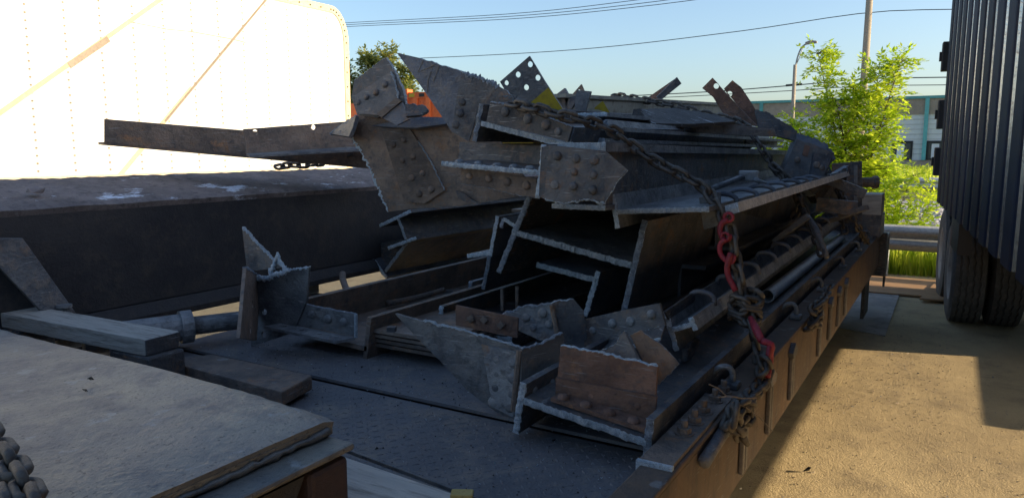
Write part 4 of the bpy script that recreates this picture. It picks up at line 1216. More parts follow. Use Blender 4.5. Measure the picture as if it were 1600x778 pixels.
# ---- wide rusty beam lying flat on the deck with rods in it
pl = plY(2.33)
t, _ = beam('trough_beam', 'wide rusty beam lying flat on the deck with loose rods inside', 'steel beam',
    [('flange', (577, 496), (570, 562)), ('web', (573, 545), (452, 518)), ('flange', (470, 468), (463, 523))], pl, (0, 3.4, 0), .022, 'brown', SG, jag=False)
zw = at(520, 532, Y=2.33).z
def rod(label, pts, z, r, mat='brown'):
    P = [at(*p, Z=zz) for p, zz in zip(pts, z)]
    mb = MB(); mb.tube(spline(P, .03), r, 8); mb.build('steel_rod', mat, label=label, cat='steel rod', group='loose rods in the trough beam', smooth=True)
rod('long bent rod with an upturned end lying on the trough beam', [(535, 427), (537, 441), (550, 456), (600, 450), (660, 434), (715, 419)], (.98, .94, .905, .90, .90, .90), .019)
rod('short rod lying in the middle of the trough beam', [(605, 474), (648, 466), (694, 453)], (.90, .90, .90), .017)
rod('thin rod lying against the far flange of the trough beam', [(545, 470), (620, 448), (700, 428)], (.91, .91, .91), .010)
mb = MB()
for (q, s) in (((566, 466), .03), ((700, 455), .025), ((718, 462), .02), ((585, 478), .02)):
    c = at(*q, Z=zw + .02); mb = MB()
    mb.box(c, (s * 1.6, s * 2.2, s * .7), Matrix.Rotation(random.uniform(0, 3), 3, 'Z'))
    mb.build('scrap_chip', 'dark', label='small dark scrap chip lying in the trough beam, ' + {566: 'at the left flange', 700: 'beside the short rod end', 718: 'rightmost one', 585: 'second from the left'}[q[0]], cat='scrap')
# packed plates at its end
pt = thing('plate_stack', 'stack of thin rusty plates at the near end of the trough beam', 'plate stack', at(600, 555, Z=DZ))
for i in range(4):
    pl = plY(2.36 + .006 * i)
    a_, b_ = cv((583, 520 + i * 9), pl), cv((694 + i * 3, 541 + i * 6), pl)
    a_.z = b_.z = (a_.z + b_.z) / 2 + .02
    dy = Vector((0, .5, 0))
    mb = MB(); mb.prism([a_, b_ + Vector((-.06, 0, 0)), b_ + Vector((0, .06, 0)), b_ + dy, a_ + dy], (0, 0, -.014)); mb.build('plate', 'brown', pt)
c = at(612, 514, Z=zw + .1)
mb = MB(); mb.box(c, (.035, .03, .02), Matrix.Rotation(.4, 3, 'Z')); mb.build('lug', 'dark', pt)
# second flat beam right of it
pl = plY(2.75)
t, _ = beam('inner_beam', 'dark beam lying flat under the pile right of the trough beam', 'steel beam',
    [('flange', (690, 478), (684, 520)), ('web', (686, 510), (800, 532)), ('flange', (800, 500), (795, 545))], pl, (0, 3.6, 0), .02, 'dark', SG)
for (q, lb) in (((785, 455), 'left'), ((808, 452), 'right')):
    c = at(*q, Z=.98)
    mb = MB(); mb.tube([c - Vector((0, 0, .10)), c + Vector((0, 0, .015))], .010, 8); mb.build('stud_bolt', 'brown', label='upright stud bolt behind the nut plate, %s one' % lb, cat='bolt')

# ---- beams at the left rear of the pile
pl = plY(3.88)
t, _ = beam('tilted_i_beam', 'tilted beam with a crooked cut end at the left of the pile', 'steel beam',
    [('flange', (593, 353), (642, 330)), ('web', (622, 340), (634, 374)), ('flange', (606, 388), (650, 372))], pl, (.25, 3.2, .02), .022, 'dark', SG)
pl = plY(3.93)
t, _ = beam('v_beam', 'beam with a V shaped cut end lying under the tilted one', 'steel beam',
    [('flange', (568, 384), (604, 434)), ('web', (641, 372), (602, 424))], pl, (.2, 3.2, 0), .022, 'navy', SG)
o = plate('end_web', [(568, 384), (640, 372), (606, 424)], plY(4.0), .015, 'dark', t)

# ---- big brown web plate leaning at the left
pl = plA(640, 300, 3.25, 12, -6)
o = single('web_plate', [(531, 205), (549, 190), (560, 181), (640, 186), (760, 188), (790, 235), (815, 270), (835, 303), (720, 322), (646, 326), (606, 331), (590, 292), (572, 250), (550, 215)], pl, .018, 'brown',
    'large brown web plate with a bright ragged left edge', jag=(10, 11, 12, 13), amp=.010, bead=.010, group=None)
p2 = (pl[0] + pl[1] * .016, pl[1])
c_ = plate('cover_strip', [(597, 206), (638, 198), (652, 220), (672, 252), (694, 298), (664, 318), (631, 315)], p2, .015, 'brown', o, jag=(2, 3), amp=.004, bead=.004)
rivets(c_, [(614, 226), (631, 219), (629, 251), (645, 245), (643, 278), (660, 271), (655, 303), (674, 296)], p2, 'brown', 1.15)
f_ = plate('torn_flange', [(515, 209), (530, 197), (556, 181), (551, 200), (545, 214)], plA(540, 200, 3.1, -30, 25), .02, 'dark', o, jag=(0, 1), amp=.008, bead=.009)
plate('scrap_tongue', [(712, 298), (722, 300), (740, 314), (752, 318), (735, 320), (716, 310)], (pl[0] + pl[1] * .02, pl[1]), .01, 'dark', o)
# ---- riveted chunk on top of it
pl = plA(600, 150, 3.12, 4, 6)
t = single('riveted_chunk', [(603, 90), (577, 108), (553, 127), (549, 152), (558, 180), (590, 184), (621, 157), (634, 168), (630, 142), (616, 110)], pl, .02, 'dark',
    'broken riveted chunk standing on the top left of the pile', jag=(0, 1, 7, 8, 9), amp=.006, bead=.006)
p2 = (pl[0] + pl[1] * .014, pl[1])
o = plate('riveted_strip', [(554, 150), (610, 112), (618, 135), (622, 156), (590, 180), (560, 178)], p2, .013, 'dark', t, jag=(1, 2), amp=.005, bead=.005)
rivets(o, [(602, 132), (588, 145), (573, 152), (560, 160)], p2, 'dark', 1.1)
o = plate('heel', [(588, 178), (619, 153), (627, 158), (596, 184)], (pl[0] + pl[1] * .03, pl[1]), .014, 'brown', t)
o = plate('torn_flange', [(633, 163), (648, 164), (664, 166), (668, 172), (655, 180), (634, 182)], plA(645, 172, 3.05, 10, 30), .018, 'dark', t, jag=(0, 1, 2, 3), amp=.008, bead=.008)
plate('under_leg', [(596, 184), (628, 160), (640, 186), (620, 196)], (pl[0] + pl[1] * .02, pl[1]), .012, 'navy', t)
plate('shoulder', [(640, 182), (700, 184), (708, 192), (650, 200), (560, 196), (556, 184)], plA(640, 190, 3.2, 4, 35), .014, 'navy', t)

# ---- tall pointed plate
pl = plA(700, 160, 2.95, 14, -3)
t = single('pointed_plate', [(620, 83), (655, 91), (683, 100), (718, 111), (752, 127), (746, 160), (740, 192), (732, 221), (706, 206), (686, 176), (652, 127)], pl, .016, 'navy',
    'tall sharply pointed dark plate rising against the sky at the pile top', jag=(1, 2, 3), amp=.004, bead=.005)
p2 = (pl[0] + pl[1] * .012, pl[1])
o = plate('side_strip', [(721, 113), (752, 128), (741, 192), (733, 220), (706, 205), (714, 150)], p2, .012, 'dark', t, jag=(0,), amp=.005, bead=.006)
rivets(o, [(722, 160), (719, 177), (712, 195)], p2, 'dark', 1.1)
for pts in (((661, 95), (653, 113), (668, 107), (680, 101)), ((674, 112), (669, 126), (668, 145)), ((686, 103), (681, 118), (677, 127))):
    mb = MB(); mb.tube([cv(q, pl) for q in pts], .003, 5); mb.build('chalk_mark', 'chalk', t)
pl = plA(770, 160, 2.93, 10)
t = single('torn_plate', [(738, 120), (752, 122), (770, 132), (788, 140), (804, 150), (802, 186), (758, 190), (742, 200), (745, 160)], pl, .016, 'dark',
    'torn plate with lumpy melted top edge beside the pointed plate', jag=(0, 1, 2, 3), amp=.010, bead=0)
slag(t, [cv(q, pl) for q in ((726, 116), (740, 119), (752, 124), (768, 130), (778, 137))], .014, pl[1], 'slag_lump', mat='cut_dark')
slag(t, [cv(q, pl) for q in ((784, 152), (792, 150), (803, 153), (800, 160))], .010, pl[1], 'slag_lump', mat='cut_dark')

# ---- plate with holes and yellow paint
pl = plA(830, 130, 3.5, 10, -8)
t = single('drilled_plate', [(827, 88), (852, 129), (884, 178), (860, 200), (795, 196), (800, 160), (781, 128)], pl, .014, 'grey', 'drilled plate with five holes and a yellow painted corner on top of the pile',
    holes=[((828, 101), .016), ((809, 117), .016), ((840, 122), .016), ((822, 137), .016), ((791, 130), .014)])
plate('yellow_paint_patch', [(857, 137), (884, 178), (862, 198), (812, 176), (832, 158)], (pl[0] + pl[1] * .0015, pl[1]), .001, 'yellow', t, bead=0)

# ---- riveted beam under the drilled plate
pl = plY(2.82)
t, _ = beam('riveted_h_beam', 'riveted beam with a bright sloping cut end high in the pile', 'steel beam',
    [('flange', (752, 163), (741, 221)), ('web', (752, 193), (886, 228)), ('flange', (895, 198), (886, 230))], pl, (0, 3.4, .05), .022, 'dark', SG)
pf = plA(820, 190, 2.80, -4)
o = plate('front_plate', [(766, 160), (800, 164), (845, 180), (894, 199), (887, 222), (760, 190)], pf, .014, 'dark', t, jag=(0, 1, 2), amp=.003, bead=.004)
rivets(o, [(790, 175), (825, 186), (853, 196), (872, 206)], pf, 'dark', 1.25)

# ---- beam with rivet plate facing the camera
pl = plY(2.62)
t, _ = beam('spliced_beam', 'spliced beam with a riveted square end plate at the middle of the pile', 'steel beam',
    [('web', (690, 256), (842, 270)), ('flange', (850, 226), (840, 310))], pl, (0, 3.2, .03), .020, 'dark', SG)
o = plate('upper_plate', [(718, 222), (846, 228), (842, 266), (716, 252)], plY(2.95), .014, 'dark', t)
pf = plA(780, 285, 2.66, 0)
o = plate('lower_plate', [(720, 263), (838, 279), (838, 309), (800, 303), (760, 293), (720, 287)], pf, .014, 'brown', t, jag=(2, 3, 4), amp=.003, bead=.003)
rivets(o, [(734, 275), (764, 279), (793, 284), (823, 290)], pf, 'brown', 1.05)
for q in ((722, 250), (752, 250), (781, 254), (807, 257), (832, 260)):
    c = cv(q, plY(2.70)); zz = cv((690, 256), pl).z + (cv((842, 270), pl).z - cv((690, 256), pl).z) * ((q[0] - 690) / 152)
    inst('rivet', RIV['rivet'], t, Vector((c.x, 2.68, zz + .009)), None, 1.2)
pf = plA(900, 270, 2.54, 8)
e_ = plate('end_plate', [(858, 227), (946, 236), (945, 318), (915, 312), (880, 318), (850, 311)], pf, .016, 'dark', t, jag=(2, 3, 4), amp=.006, bead=.008)
rivets(e_, [(871, 244), (900, 248), (928, 250), (897, 269), (927, 273), (867, 289), (896, 291), (926, 297)], pf, 'dark', 1.1)
o = plate('end_tongue', [(946, 236), (981, 266), (963, 286), (944, 319)], plA(946, 270, 2.545, 22), .012, 'dark', t, jag=(1, 2), amp=.004, bead=.003)
o = plate('packing', [(846, 230), (860, 227), (853, 312), (842, 306)], plA(850, 270, 2.58, 5), .03, 'dark', t, jag=(2,), amp=.004)
mb = MB(); mb.box2(at(785, 224, Y=2.9), at(850, 226, Y=3.0) + Vector((0, 0, .008))); mb.build('paint_scrap', 'yellow', t)

# ---- long girder whose side runs along the right of the pile
def ibeam_y(name, label, x, z0, z1, y0_, y1_, wf, mat, tilt=0, th=.02, group=SG):
    """I-section running along Y between two heights, web at x"""
    jg = name not in ('core_beam', 'pale_beam', 'back_beam')
    t = thing(name, label, 'steel beam', (x, y0_, z0), group)
    dz = tilt
    Lv = Vector((0, y1_ - y0_, dz))
    slab3('top_flange', (x - wf / 2, y0_, z1 - th / 2), (x + wf / 2, y0_, z1 - th / 2), Lv, th, mat, t, jg)
    slab3('bottom_flange', (x - wf / 2, y0_, z0 + th / 2), (x + wf / 2, y0_, z0 + th / 2), Lv, th, mat, t, jg)
    slab3('web', (x, y0_, z0 + th), (x, y0_, z1 - th), Lv, th * .8, mat, t, jg)
    return t
t = thing('long_girder', 'long dark girder along the right flank of the pile under the chain', 'steel beam', (-1.3, 2.75, 1.46), SG)
slab3('top_flange', (-1.44, 2.72, 1.705), (-1.185, 2.72, 1.705), (0, 4.6, -.05), .036, 'grey', t)
slab3('web', (-1.215, 2.75, 1.47), (-1.215, 2.75, 1.686), (0, 4.5, -.05), .018, 'dark', t)
slab3('bottom_flange', (-1.44, 2.75, 1.46), (-1.195, 2.75, 1.46), (0, 4.5, -.05), .02, 'dark', t)
# ---- channel below it with bright lower edge
pl = plY(2.85)
t, _ = beam('edge_channel', 'channel with a bright lower cut edge below the long girder', 'steel beam',
    [('leg', (957, 304), (965, 357)), ('web', (962, 331), (1108, 327))], pl, (0, 3.8, .03), .02, 'grey', SG)
pf = plA(1110, 330, 3.06, 20)
single('hanging_plate', [(1092, 309), (1127, 299), (1124, 352), (1100, 359)], pf, .012, 'grey', 'square grey plate hanging beside the chain at the channel end')
pl = plY(2.95)
t, _ = beam('tan_bar', 'long tan edged bar running back beside the hanging plate', 'steel bar', [('bar', (1142, 319), (1146, 334))], pl, (0, 3.6, .03), .05, 'wood', SG)
for i in range(7):
    a_ = Vector((-.90, 3.15 + i * .38, 1.46)); hoop(t, a_, a_ + Vector((.13, 0, 0)), .05, .011, 'navy')
# bent bar and clamp head lying on the channel
t = thing('pipe_handle', 'pale pipe handle with a square clamp head lying on the channel', 'tool', at(1165, 280, Y=3.9))
mb = MB(); mb.tube([at(1110, 296, Y=3.6), at(1160, 277, Y=3.9)], .016, 8); mb.build('handle', 'grey', t, smooth=True)
c = at(1170, 275, Y=3.95); mb = MB(); mb.box(c, (.10, .07, .055), Matrix.Rotation(.3, 3, 'Z')); mb.build('head', 'grey', t, bevel=.008)
mb = MB(); mb.tube([at(1178, 280, Y=3.9), at(1196, 288, Y=3.95)], .012, 8); mb.build('spout', 'grey', t, smooth=True)

# ---- big dark H at the centre
pl = plY(2.98)
t, (a1, a2, a3) = beam('centre_h_beam', 'large dark beam at the centre of the pile showing an H shaped cut end', 'steel beam',
    [('flange', (827, 308), (779, 426)), ('web', (800, 362), (986, 415)), ('flange', (1008, 344), (973, 493))], pl, (.12, 4.2, 0), .026, 'dark', SG)
a2.data.materials[0] = M['grey']
# branched bits left of it
pl = plY(3.12)
t, _ = beam('branched_beam', 'small branched beam end left of the large central beam', 'steel beam',
    [('flange', (777, 338), (766, 400)), ('web', (768, 396), (730, 400)), ('flange', (765, 398), (755, 452))], pl, (0, 2.8, 0), .020, 'navy', SG)
pl = plY(3.10)
t, _ = beam('stub_angle', 'short stub angle touching the flange of the large central beam', 'steel angle', [('leg', (786, 342), (812, 358)), ('leg', (786, 342), (783, 356))], pl, (0, 2.0, 0), .018, 'dark', SG)
# beam underneath
pl = plY(3.12)
t, _ = beam('lower_h_beam', 'beam with a ragged cut flange under the large central beam', 'steel beam',
    [('web', (838, 414), (933, 438)), ('flange', (935, 424), (914, 494))], pl, (.05, 3.6, 0), .024, 'navy', SG)
pl = plY(3.4)
t, _ = beam('deep_beam', 'dark beam deep under the centre of the pile', 'steel beam',
    [('flange', (735, 440), (730, 500)), ('web', (733, 470), (900, 500))], pl, (0, 3.4, 0), .022, 'navy', SG)

# ---- beam with hoops along the right side
pl = plY(2.60)
t, _ = beam('hooped_beam', 'long channel with round hoops along the right side of the pile', 'steel beam',
    [('web', (1040, 487), (1057, 548)), ('flange', (1048, 516), (1084, 506)), ('lip', (1079, 496), (1087, 516))], pl, (0, 5.0, .07), .018, 'grey', SG)
plate('inner_rib', [(1040, 487), (1086, 455), (1086, 470), (1046, 500)], plX(cv((1042, 490), pl).x + .012), .008, 'dark', t)
A = cv((1044, 492), pl); B_ = cv((1083, 500), pl)
for i in range(12):
    y = .28 + i * .39; off = Vector((0, y, .07 * y / 5.0))
    hoop(t, A + off, B_ + off, .045, .011, 'navy')
mb = MB(); P = spline([at(1068, 540, Y=2.68), at(1072, 552, Y=2.68), at(1070, 562, Y=2.66), at(1080, 548, Y=2.72), at(1090, 530, Y=2.8)], .02); mb.tube(P, .014, 7); mb.build('hook_bar', 'dark', t, smooth=True)
# flat bar lying across
mb = MB(); P = [at(1205, 375, Y=4.6), at(1258, 335, Y=4.75), at(1264, 341, Y=4.75), at(1210, 380, Y=4.6)]
mb.prism(P, (.01, .05, 0)); mb.build('flat_bar', 'dark', label='thin flat bar leaning behind the hooped channel', cat='steel bar')
# pipe on the rail
A, B_ = at(1216, 464, Z=.93), at(1303, 371, Z=.93)
A.x = B_.x = (A.x + B_.x) / 2
d = (B_ - A).normalized()
mb = MB(); n = 18
mb.lathe(A, d, [(0, .030), (0, .036), ((B_ - A).length, .036), ((B_ - A).length, .030)], n, closed=True)
mb.build('silver_pipe', 'silver', label='bright silver pipe lying along the right rail', cat='pipe', smooth=False)

# ---- load on top
t = thing('pale_beam', 'pale grey green beam running along the top of the pile', 'steel beam', (-2.0, 3.9, 1.78), SG)
slab3('top_flange', (-2.12, 3.85, 2.0), (-1.93, 3.85, 2.0), (0, 4.2, .15), .022, 'pale', t, False)
slab3('web', (-1.95, 3.9, 1.80), (-1.95, 3.9, 1.988), (0, 4.1, .15), .016, 'pale', t, False)
slab3('bottom_flange', (-2.12, 3.9, 1.79), (-1.93, 3.9, 1.79), (0, 4.1, .15), .018, 'pale', t, False)
ibeam_y('upper_beam', 'dark beam on the upper right of the pile behind the chain', -1.62, 1.72, 1.88, 3.5, 7.4, .20, 'grey', 0)
ibeam_y('narrow_beam', 'narrow dark beam just above the long girder', -1.42, 1.725, 1.80, 3.1, 7.2, .13, 'grey', -.02)
ibeam_y('back_beam', 'brown beam behind the top plates of the pile', -2.45, 1.55, 1.83, 3.9, 7.6, .26, 'brown', .05)
ibeam_y('core_beam', 'dark beam buried in the middle of the pile', -1.75, 1.2, 1.5, 3.6, 7.4, .26, 'dark', 0)
ibeam_y('core_beam', 'dark beam buried low in the left of the pile', -2.35, .95, 1.3, 4.2, 7.6, .3, 'dark', 0)
ibeam_y('core_beam', 'dark beam buried low in the right of the pile', -1.15, .86, 1.12, 3.6, 7.6, .26, 'navy', 0)
ibeam_y('core_beam', 'dark beam buried at mid height on the right of the pile', -1.08, 1.15, 1.40, 4.0, 7.5, .24, 'navy', 0)
# checkered scratched plate on top
pl = (at(1050, 182, Y=4.3), Vector((.35, -.25, 1)).normalized())
single('scratched_plate', [(997, 171), (1055, 169), (1120, 180), (1150, 190), (1080, 194), (1020, 193)], pl, .02, 'scratch', 'flat plate with pale scratches lying on the pile top')
pl = plA(1010, 182, 4.2, 20)
single('folded_edge', [(990, 171), (1000, 170), (1022, 193), (1070, 196), (1068, 212), (1000, 206), (985, 190)], pl, .015, 'dark', 'dark folded plate edge under the scratched plate')
pl = plA(1090, 200, 4.5, 40)
single('bent_plate', [(1076, 190), (1090, 188), (1210, 202), (1215, 214), (1082, 207)], pl, .03, 'grey', 'bent grey strip lying below the scratched plate')
# L bar
pl = plA(1035, 140, 5.6, 10)
t = single('l_bar', [(1058, 121), (1064, 131), (1030, 157), (1006, 157)], pl, .012, 'red', 'rust brown angle bar sticking up from the pile top', 'steel angle')
plate('side_leg', [(1058, 121), (1065, 131), (1034, 156), (1026, 152)], plA(1058, 126, 5.58, 50), .012, 'dark', t)
# two brown plates with slots
pl = plA(1130, 160, 6.0, 5, -10)
single('slotted_plate', [(1113, 122), (1129, 140), (1152, 165), (1184, 198), (1160, 195), (1130, 178), (1114, 152), (1097, 138)], pl, .012, 'red', 'brown leaning plate with a slot on the pile top, left one', holes=[((1119, 135), .022)])
pl = plA(1165, 160, 6.25, 5, -10)
single('slotted_plate', [(1144, 126), (1158, 137), (1172, 158), (1196, 198), (1178, 196), (1140, 150), (1131, 139)], pl, .012, 'red', 'brown leaning plate with a slot on the pile top, right one', holes=[((1140, 147), .022)])
# small bits behind the chain
pl = plA(890, 150, 3.9, 0)
single('angle_scrap', [(866, 150), (882, 138), (890, 152), (905, 150), (893, 170), (880, 176)], pl, .02, 'navy', 'dark scrap angle behind the drilled plate', 'steel scrap')
pl = plA(905, 145, 4.3, 0)
single('holed_scrap', [(892, 150), (908, 132), (914, 146), (905, 160), (882, 170)], pl, .014, 'brown', 'small brown scrap with one hole at the pile top', 'steel scrap', holes=[((904, 144), .016)])
pl = plA(910, 160, 3.9, 14)
single('short_bar', [(901, 141), (923, 143), (913, 180), (896, 180)], pl, .04, 'grey', 'short upright flat bar leaning on the pile top', 'steel bar')
pl = plA(942, 170, 4.2, 35)
single('yellow_scrap', [(942, 158), (956, 182), (948, 190), (926, 180), (930, 168)], pl, .015, 'yellow', 'small yellow green painted scrap on the pile top', 'steel scrap')
pl = plA(905, 178, 4.1, 20)
single('pale_scrap', [(885, 165), (935, 172), (968, 182), (960, 192), (890, 186)], pl, .02, 'pale', 'pale scrap plate lying behind the chain at the pile top', 'steel scrap')
# long bars filling the right flank steps
for (lb, a_, b_, y, mat, th) in (('dark flat bar on the step left of the second chain', (893, 210), (900, 226), 2.9, 'dark', .03), ('grey flat bar with wire loops above the long girder', (940, 190), (945, 204), 3.2, 'grey', .05),
        ('dark narrow bar under the scratched plate', (1000, 196), (1004, 206), 3.9, 'navy', .05)):
    beam('flat_bar', lb, 'steel bar', [('bar', a_, b_)], plY(y), (.0, 3.2, -.02), th, mat, SG)
for (q, y, lb) in (((935, 215), 3.2, 'first wire loop from the left on the bars above the long girder'), ((1007, 215), 3.8, 'second wire loop on the bars above the long girder'), ((1083, 222), 4.6, 'third wire loop on the bars above the long girder'), ((1160, 220), 5.8, 'wire loop near the second chain above the long girder')):
    c = at(*q, Y=y); mb = MB()
    mb.tube([c + Vector((math.cos(a) * .015, math.cos(a) * .035, math.sin(a) * .06)) for a in [k * math.pi * 2 / 14 for k in range(15)]], .007, 6)
    mb.build('wire_loop', 'rivet', label=lb, cat='wire', smooth=True)

# ---- clutter at the far right end
pl = plA(1215, 195, 6.0, 30, 20)
single('ragged_angle', [(1180, 172), (1200, 176), (1246, 204), (1243, 220), (1212, 212), (1186, 200)], pl, .02, 'dark', 'ragged dark angle at the far top end of the pile', 'steel angle', jag=(0, 1), amp=.015, bead=0)
pl = plA(1265, 255, 5.9, 28, 10)
t = single('block_piece', [(1245, 218), (1272, 226), (1303, 240), (1292, 272), (1275, 305), (1240, 282), (1224, 268)], pl, .14, 'dark', 'chunky bolted block hanging at the far right end of the pile', 'steel block', jag=(3, 4), amp=.01, bead=0)
plate('rust_patch', [(1258, 226), (1266, 229), (1262, 244), (1254, 242)], (pl[0] + pl[1] * .012, pl[1]), .012, 'red', t)
plate('bracket', [(1272, 238), (1300, 246), (1285, 280), (1266, 272)], (pl[0] + pl[1] * .03, pl[1]), .03, 'navy', t)
rivets(t, [(1276, 258), (1284, 262), (1246, 250)], (pl[0] + pl[1] * .03, pl[1]), 'brown', 1.5, name='bolt_head')
pl = plA(1270, 225, 6.6, 20, 35)
single('ragged_strip', [(1242, 208), (1262, 212), (1290, 224), (1304, 240), (1298, 246), (1270, 232), (1248, 224)], pl, .03, 'navy', 'ragged dark strip along the far top end of the pile', jag=(0, 1, 2), amp=.014, bead=0)
pl = plA(1325, 300, 7.3, 6)
t = single('end_frame', [(1300, 256), (1347, 252), (1347, 346), (1318, 350), (1296, 320)], pl, .05, 'dark', 'dark upright end plate at the far right corner of the pile', jag=(), bead=0)
plate('stiffener', [(1334, 258), (1340, 258), (1340, 344), (1334, 344)], (pl[0] + pl[1] * .03, pl[1]), .03, 'grey', t)
a_, b_ = at(1345, 285, Y=7.4), at(1364, 285, Y=7.45)
mb = MB(); mb.tube([a_, b_], .045, 8); mb.tube([b_, b_ + (b_ - a_) * .35], .06, 8); mb.build('end_bolt', 'brown', t)
mb = MB(); c = at(1360, 318, Y=7.9); mb.box(c, (.22, .3, .20)); mb.build('timber_end', 'wood', label='sawn timber end beside the far upright plate', cat='timber', bevel=.006)
mb = MB(); c = at(1355, 345, Y=8.0); mb.box2((c.x - .3, 7.75, .866), (c.x + .14, 8.19, c.z + .08)); mb.build('timber_block', 'dark', label='dark block under the sawn timber end', cat='block')
for i in range(10):
    q = (random.uniform(1265, 1335), random.uniform(262, 345)); y = random.uniform(5.6, 7.0)
    c = at(*q, Y=y); rot = Matrix.Rotation(random.uniform(0, 3), 3, 'Z') @ Matrix.Rotation(random.uniform(-.8, .8), 3, 'X')
    mb = MB(); mb.box(c, (random.uniform(.03, .08), random.uniform(.15, .5), random.uniform(.02, .1)), rot)
    mb.build('scrap_offcut', random.choice(['dark', 'navy', 'dark']), label='small steel offcut jammed in the far right end of the pile', cat='steel scrap', group='offcuts jammed at the far end')

# ---- long angle over the girder at the left
t = thing('long_angle', 'long dark angle projecting left from the pile in front of the white trailer', 'steel angle', at(500, 230, Y=3.9))
A, B_ = at(163, 186, X=-3.9), at(600, 222, X=-3.2)
zl = [at(163, 222, X=-3.9), at(600, 262, X=-3.2)]
n_ = (B_ - A).cross(Vector((0, 0, 1))).normalized()
if n_.dot(EYE - A) < 0: n_ = -n_
plate3('upright_leg', [A, B_, zl[1], zl[0]], n_, .014, 'brown', t)
dz = Vector((0, 0, 0)); f_ = n_ * -.12 + Vector((-.10, -.02, .0))
P = [at(141, 222, X=-3.9), at(163, 222, X=-3.9), zl[1], zl[1] - n_ * .1]
plate3('flat_leg', [zl[0] + Vector((0, 0, -.0)), zl[1], zl[1] - n_ * .16, zl[0] - n_ * .16 + Vector((0, -.02, 0))], (0, 0, 1), .014, 'brown', t)
t = thing('short_angle', 'shorter angle with two holes lying on the long projecting angle', 'steel angle', at(470, 240, Y=3.9))
A, B_ = at(381, 202, X=-3.45), at(600, 186, X=-3.15)
C_, D_ = at(600, 226, X=-3.15), at(385, 240, X=-3.45)
n_ = (B_ - A).cross(D_ - A).normalized()
if n_.dot(EYE - A) < 0: n_ = -n_
pl = (A, n_)
plate3('upright_leg', [A, B_, C_, D_], n_, .012, 'brown', t, holes=[(cv((399, 207), pl), .016), (cv((490, 199), pl), .016)])
plate3('flat_leg', [D_, C_, C_ + Vector((.12, -.04, -.02)), D_ + Vector((.10, -.06, -.01))], (0, 0, 1), .012, 'grey', t)

# ================================================================== CHAINS AND BINDERS
def pp(l): return [at(x, y, Y=yy) for (x, y, yy) in l]
chain('binder_chain', 'heavy chain running over the pile top and down its right flank to a red hook',
      pp([(795, 162, 2.78), (830, 168, 2.74), (870, 179, 2.74), (905, 186, 2.78), (955, 203, 2.9), (985, 226, 2.98), (1020, 250, 3.0), (1062, 272, 3.0), (1098, 292, 3.0), (1115, 312, 2.98), (1130, 340, 2.96), (1138, 362, 2.95)]))
chain('binder_chain', 'short chain hanging from the red hook to the knotted bundle',
      pp([(1140, 352, 2.95), (1146, 378, 2.94), (1150, 410, 2.93), (1158, 440, 2.92), (1162, 462, 2.92)]))
# knotted bundle
P = []
c = at(1165, 478, Y=2.92)
for k in range(26):
    a = k * .82
    P.append(c + Vector((math.cos(a) * .052, math.sin(a) * .040, .055 - .0050 * k)))
chain('binder_chain', 'knotted bundle of chain hanging at the trailer rail', P)
chain('binder_chain', 'chain dropping from the knotted bundle over the trailer rail',
      [at(1166, 486, Y=2.9), at(1176, 520, Y=2.84), at(1183, 548, X=-.60), at(1191, 580, X=XR + .03), at(1188, 604, X=XR + .03)])
chain('binder_chain', 'chain tangle hanging under the red binder on the trailer side',
      [at(1196, 560, X=XR + .035), at(1200, 585, X=XR + .03), at(1186, 606, X=XR + .03), at(1162, 628, X=XR + .035), at(1136, 655, X=XR + .03), at(1142, 672, X=XR + .04), at(1160, 662, X=XR + .05), at(1172, 640, X=XR + .05),
       at(1160, 630, X=XR + .06), at(1146, 650, X=XR + .06), at(1158, 680, X=XR + .05), at(1164, 690, X=XR + .045)])
# red hooks and the lever binder
def hook(label, a, b, y, r=.016):
    A, B_ = at(*a, Y=y), at(*b, Y=y)
    t = thing('red_hook', label, 'hook', A, 'red chain hooks')
    d = (B_ - A); s = d.cross(Vector((0, -1, 0))).normalized() * d.length * .30
    P = spline([A, A.lerp(B_, .15) + s * .95, A.lerp(B_, .55) + s * 1.25, A.lerp(B_, .92) + s * .6, B_, A.lerp(B_, .80) - s * .55, A.lerp(B_, .62) - s * .3], .012)
    k = len(P)
    mb = MB(); mb.tube(P, [r * (1.0 - .55 * max(0, (i / k - .6)) / .4) for i in range(k)], 8); mb.build('hook_body', 'redpaint', t, smooth=True)
    mb = MB(); u = d.normalized()
    mb.tube([A + (u * math.cos(q) + s.normalized() * math.sin(q)) * r * 1.5 - u * r for q in [i * math.pi * 2 / 12 for i in range(13)]], r * .6, 6); mb.build('eye', 'redpaint', t, smooth=True)
    return t
hook('red grab hook high on the chain at the pile flank', (1138, 344), (1136, 376), 2.92, .0115)
hook('red slip hook just below the upper one on the chain', (1134, 374), (1144, 410), 2.91, .0105)
t = thing('lever_binder', 'red lever binder hanging at the trailer rail below the knotted chain', 'binder', at(1195, 560, X=XR + .04))
A, B_ = at(1173, 497, Y=2.86), at(1190, 532, X=-.56)
C_ = at(1203, 552, X=XR + .04); D_ = at(1198, 590, X=XR + .04)
mb = MB(); mb.tube([A, A.lerp(B_, .5), B_], [.012, .016, .014], 8); mb.build('lever', 'redpaint', t, smooth=True)
mb = MB(); mb.tube(spline([B_, B_.lerp(C_, .5) + Vector((.02, 0, .01)), C_, C_.lerp(D_, .4) + Vector((0, .02, 0)), D_], .012), .013, 8); mb.build('yoke', 'redpaint', t, smooth=True)
mb = MB(); c = C_; mb.tube([c + Vector((0, math.cos(q), math.sin(q))) * .03 for q in [i * math.pi * 2 / 14 for i in range(15)]], .010, 7); mb.build('eye', 'redpaint', t, smooth=True)
A, B_ = at(1142, 395, Y=2.90), at(1150, 455, Y=2.90)
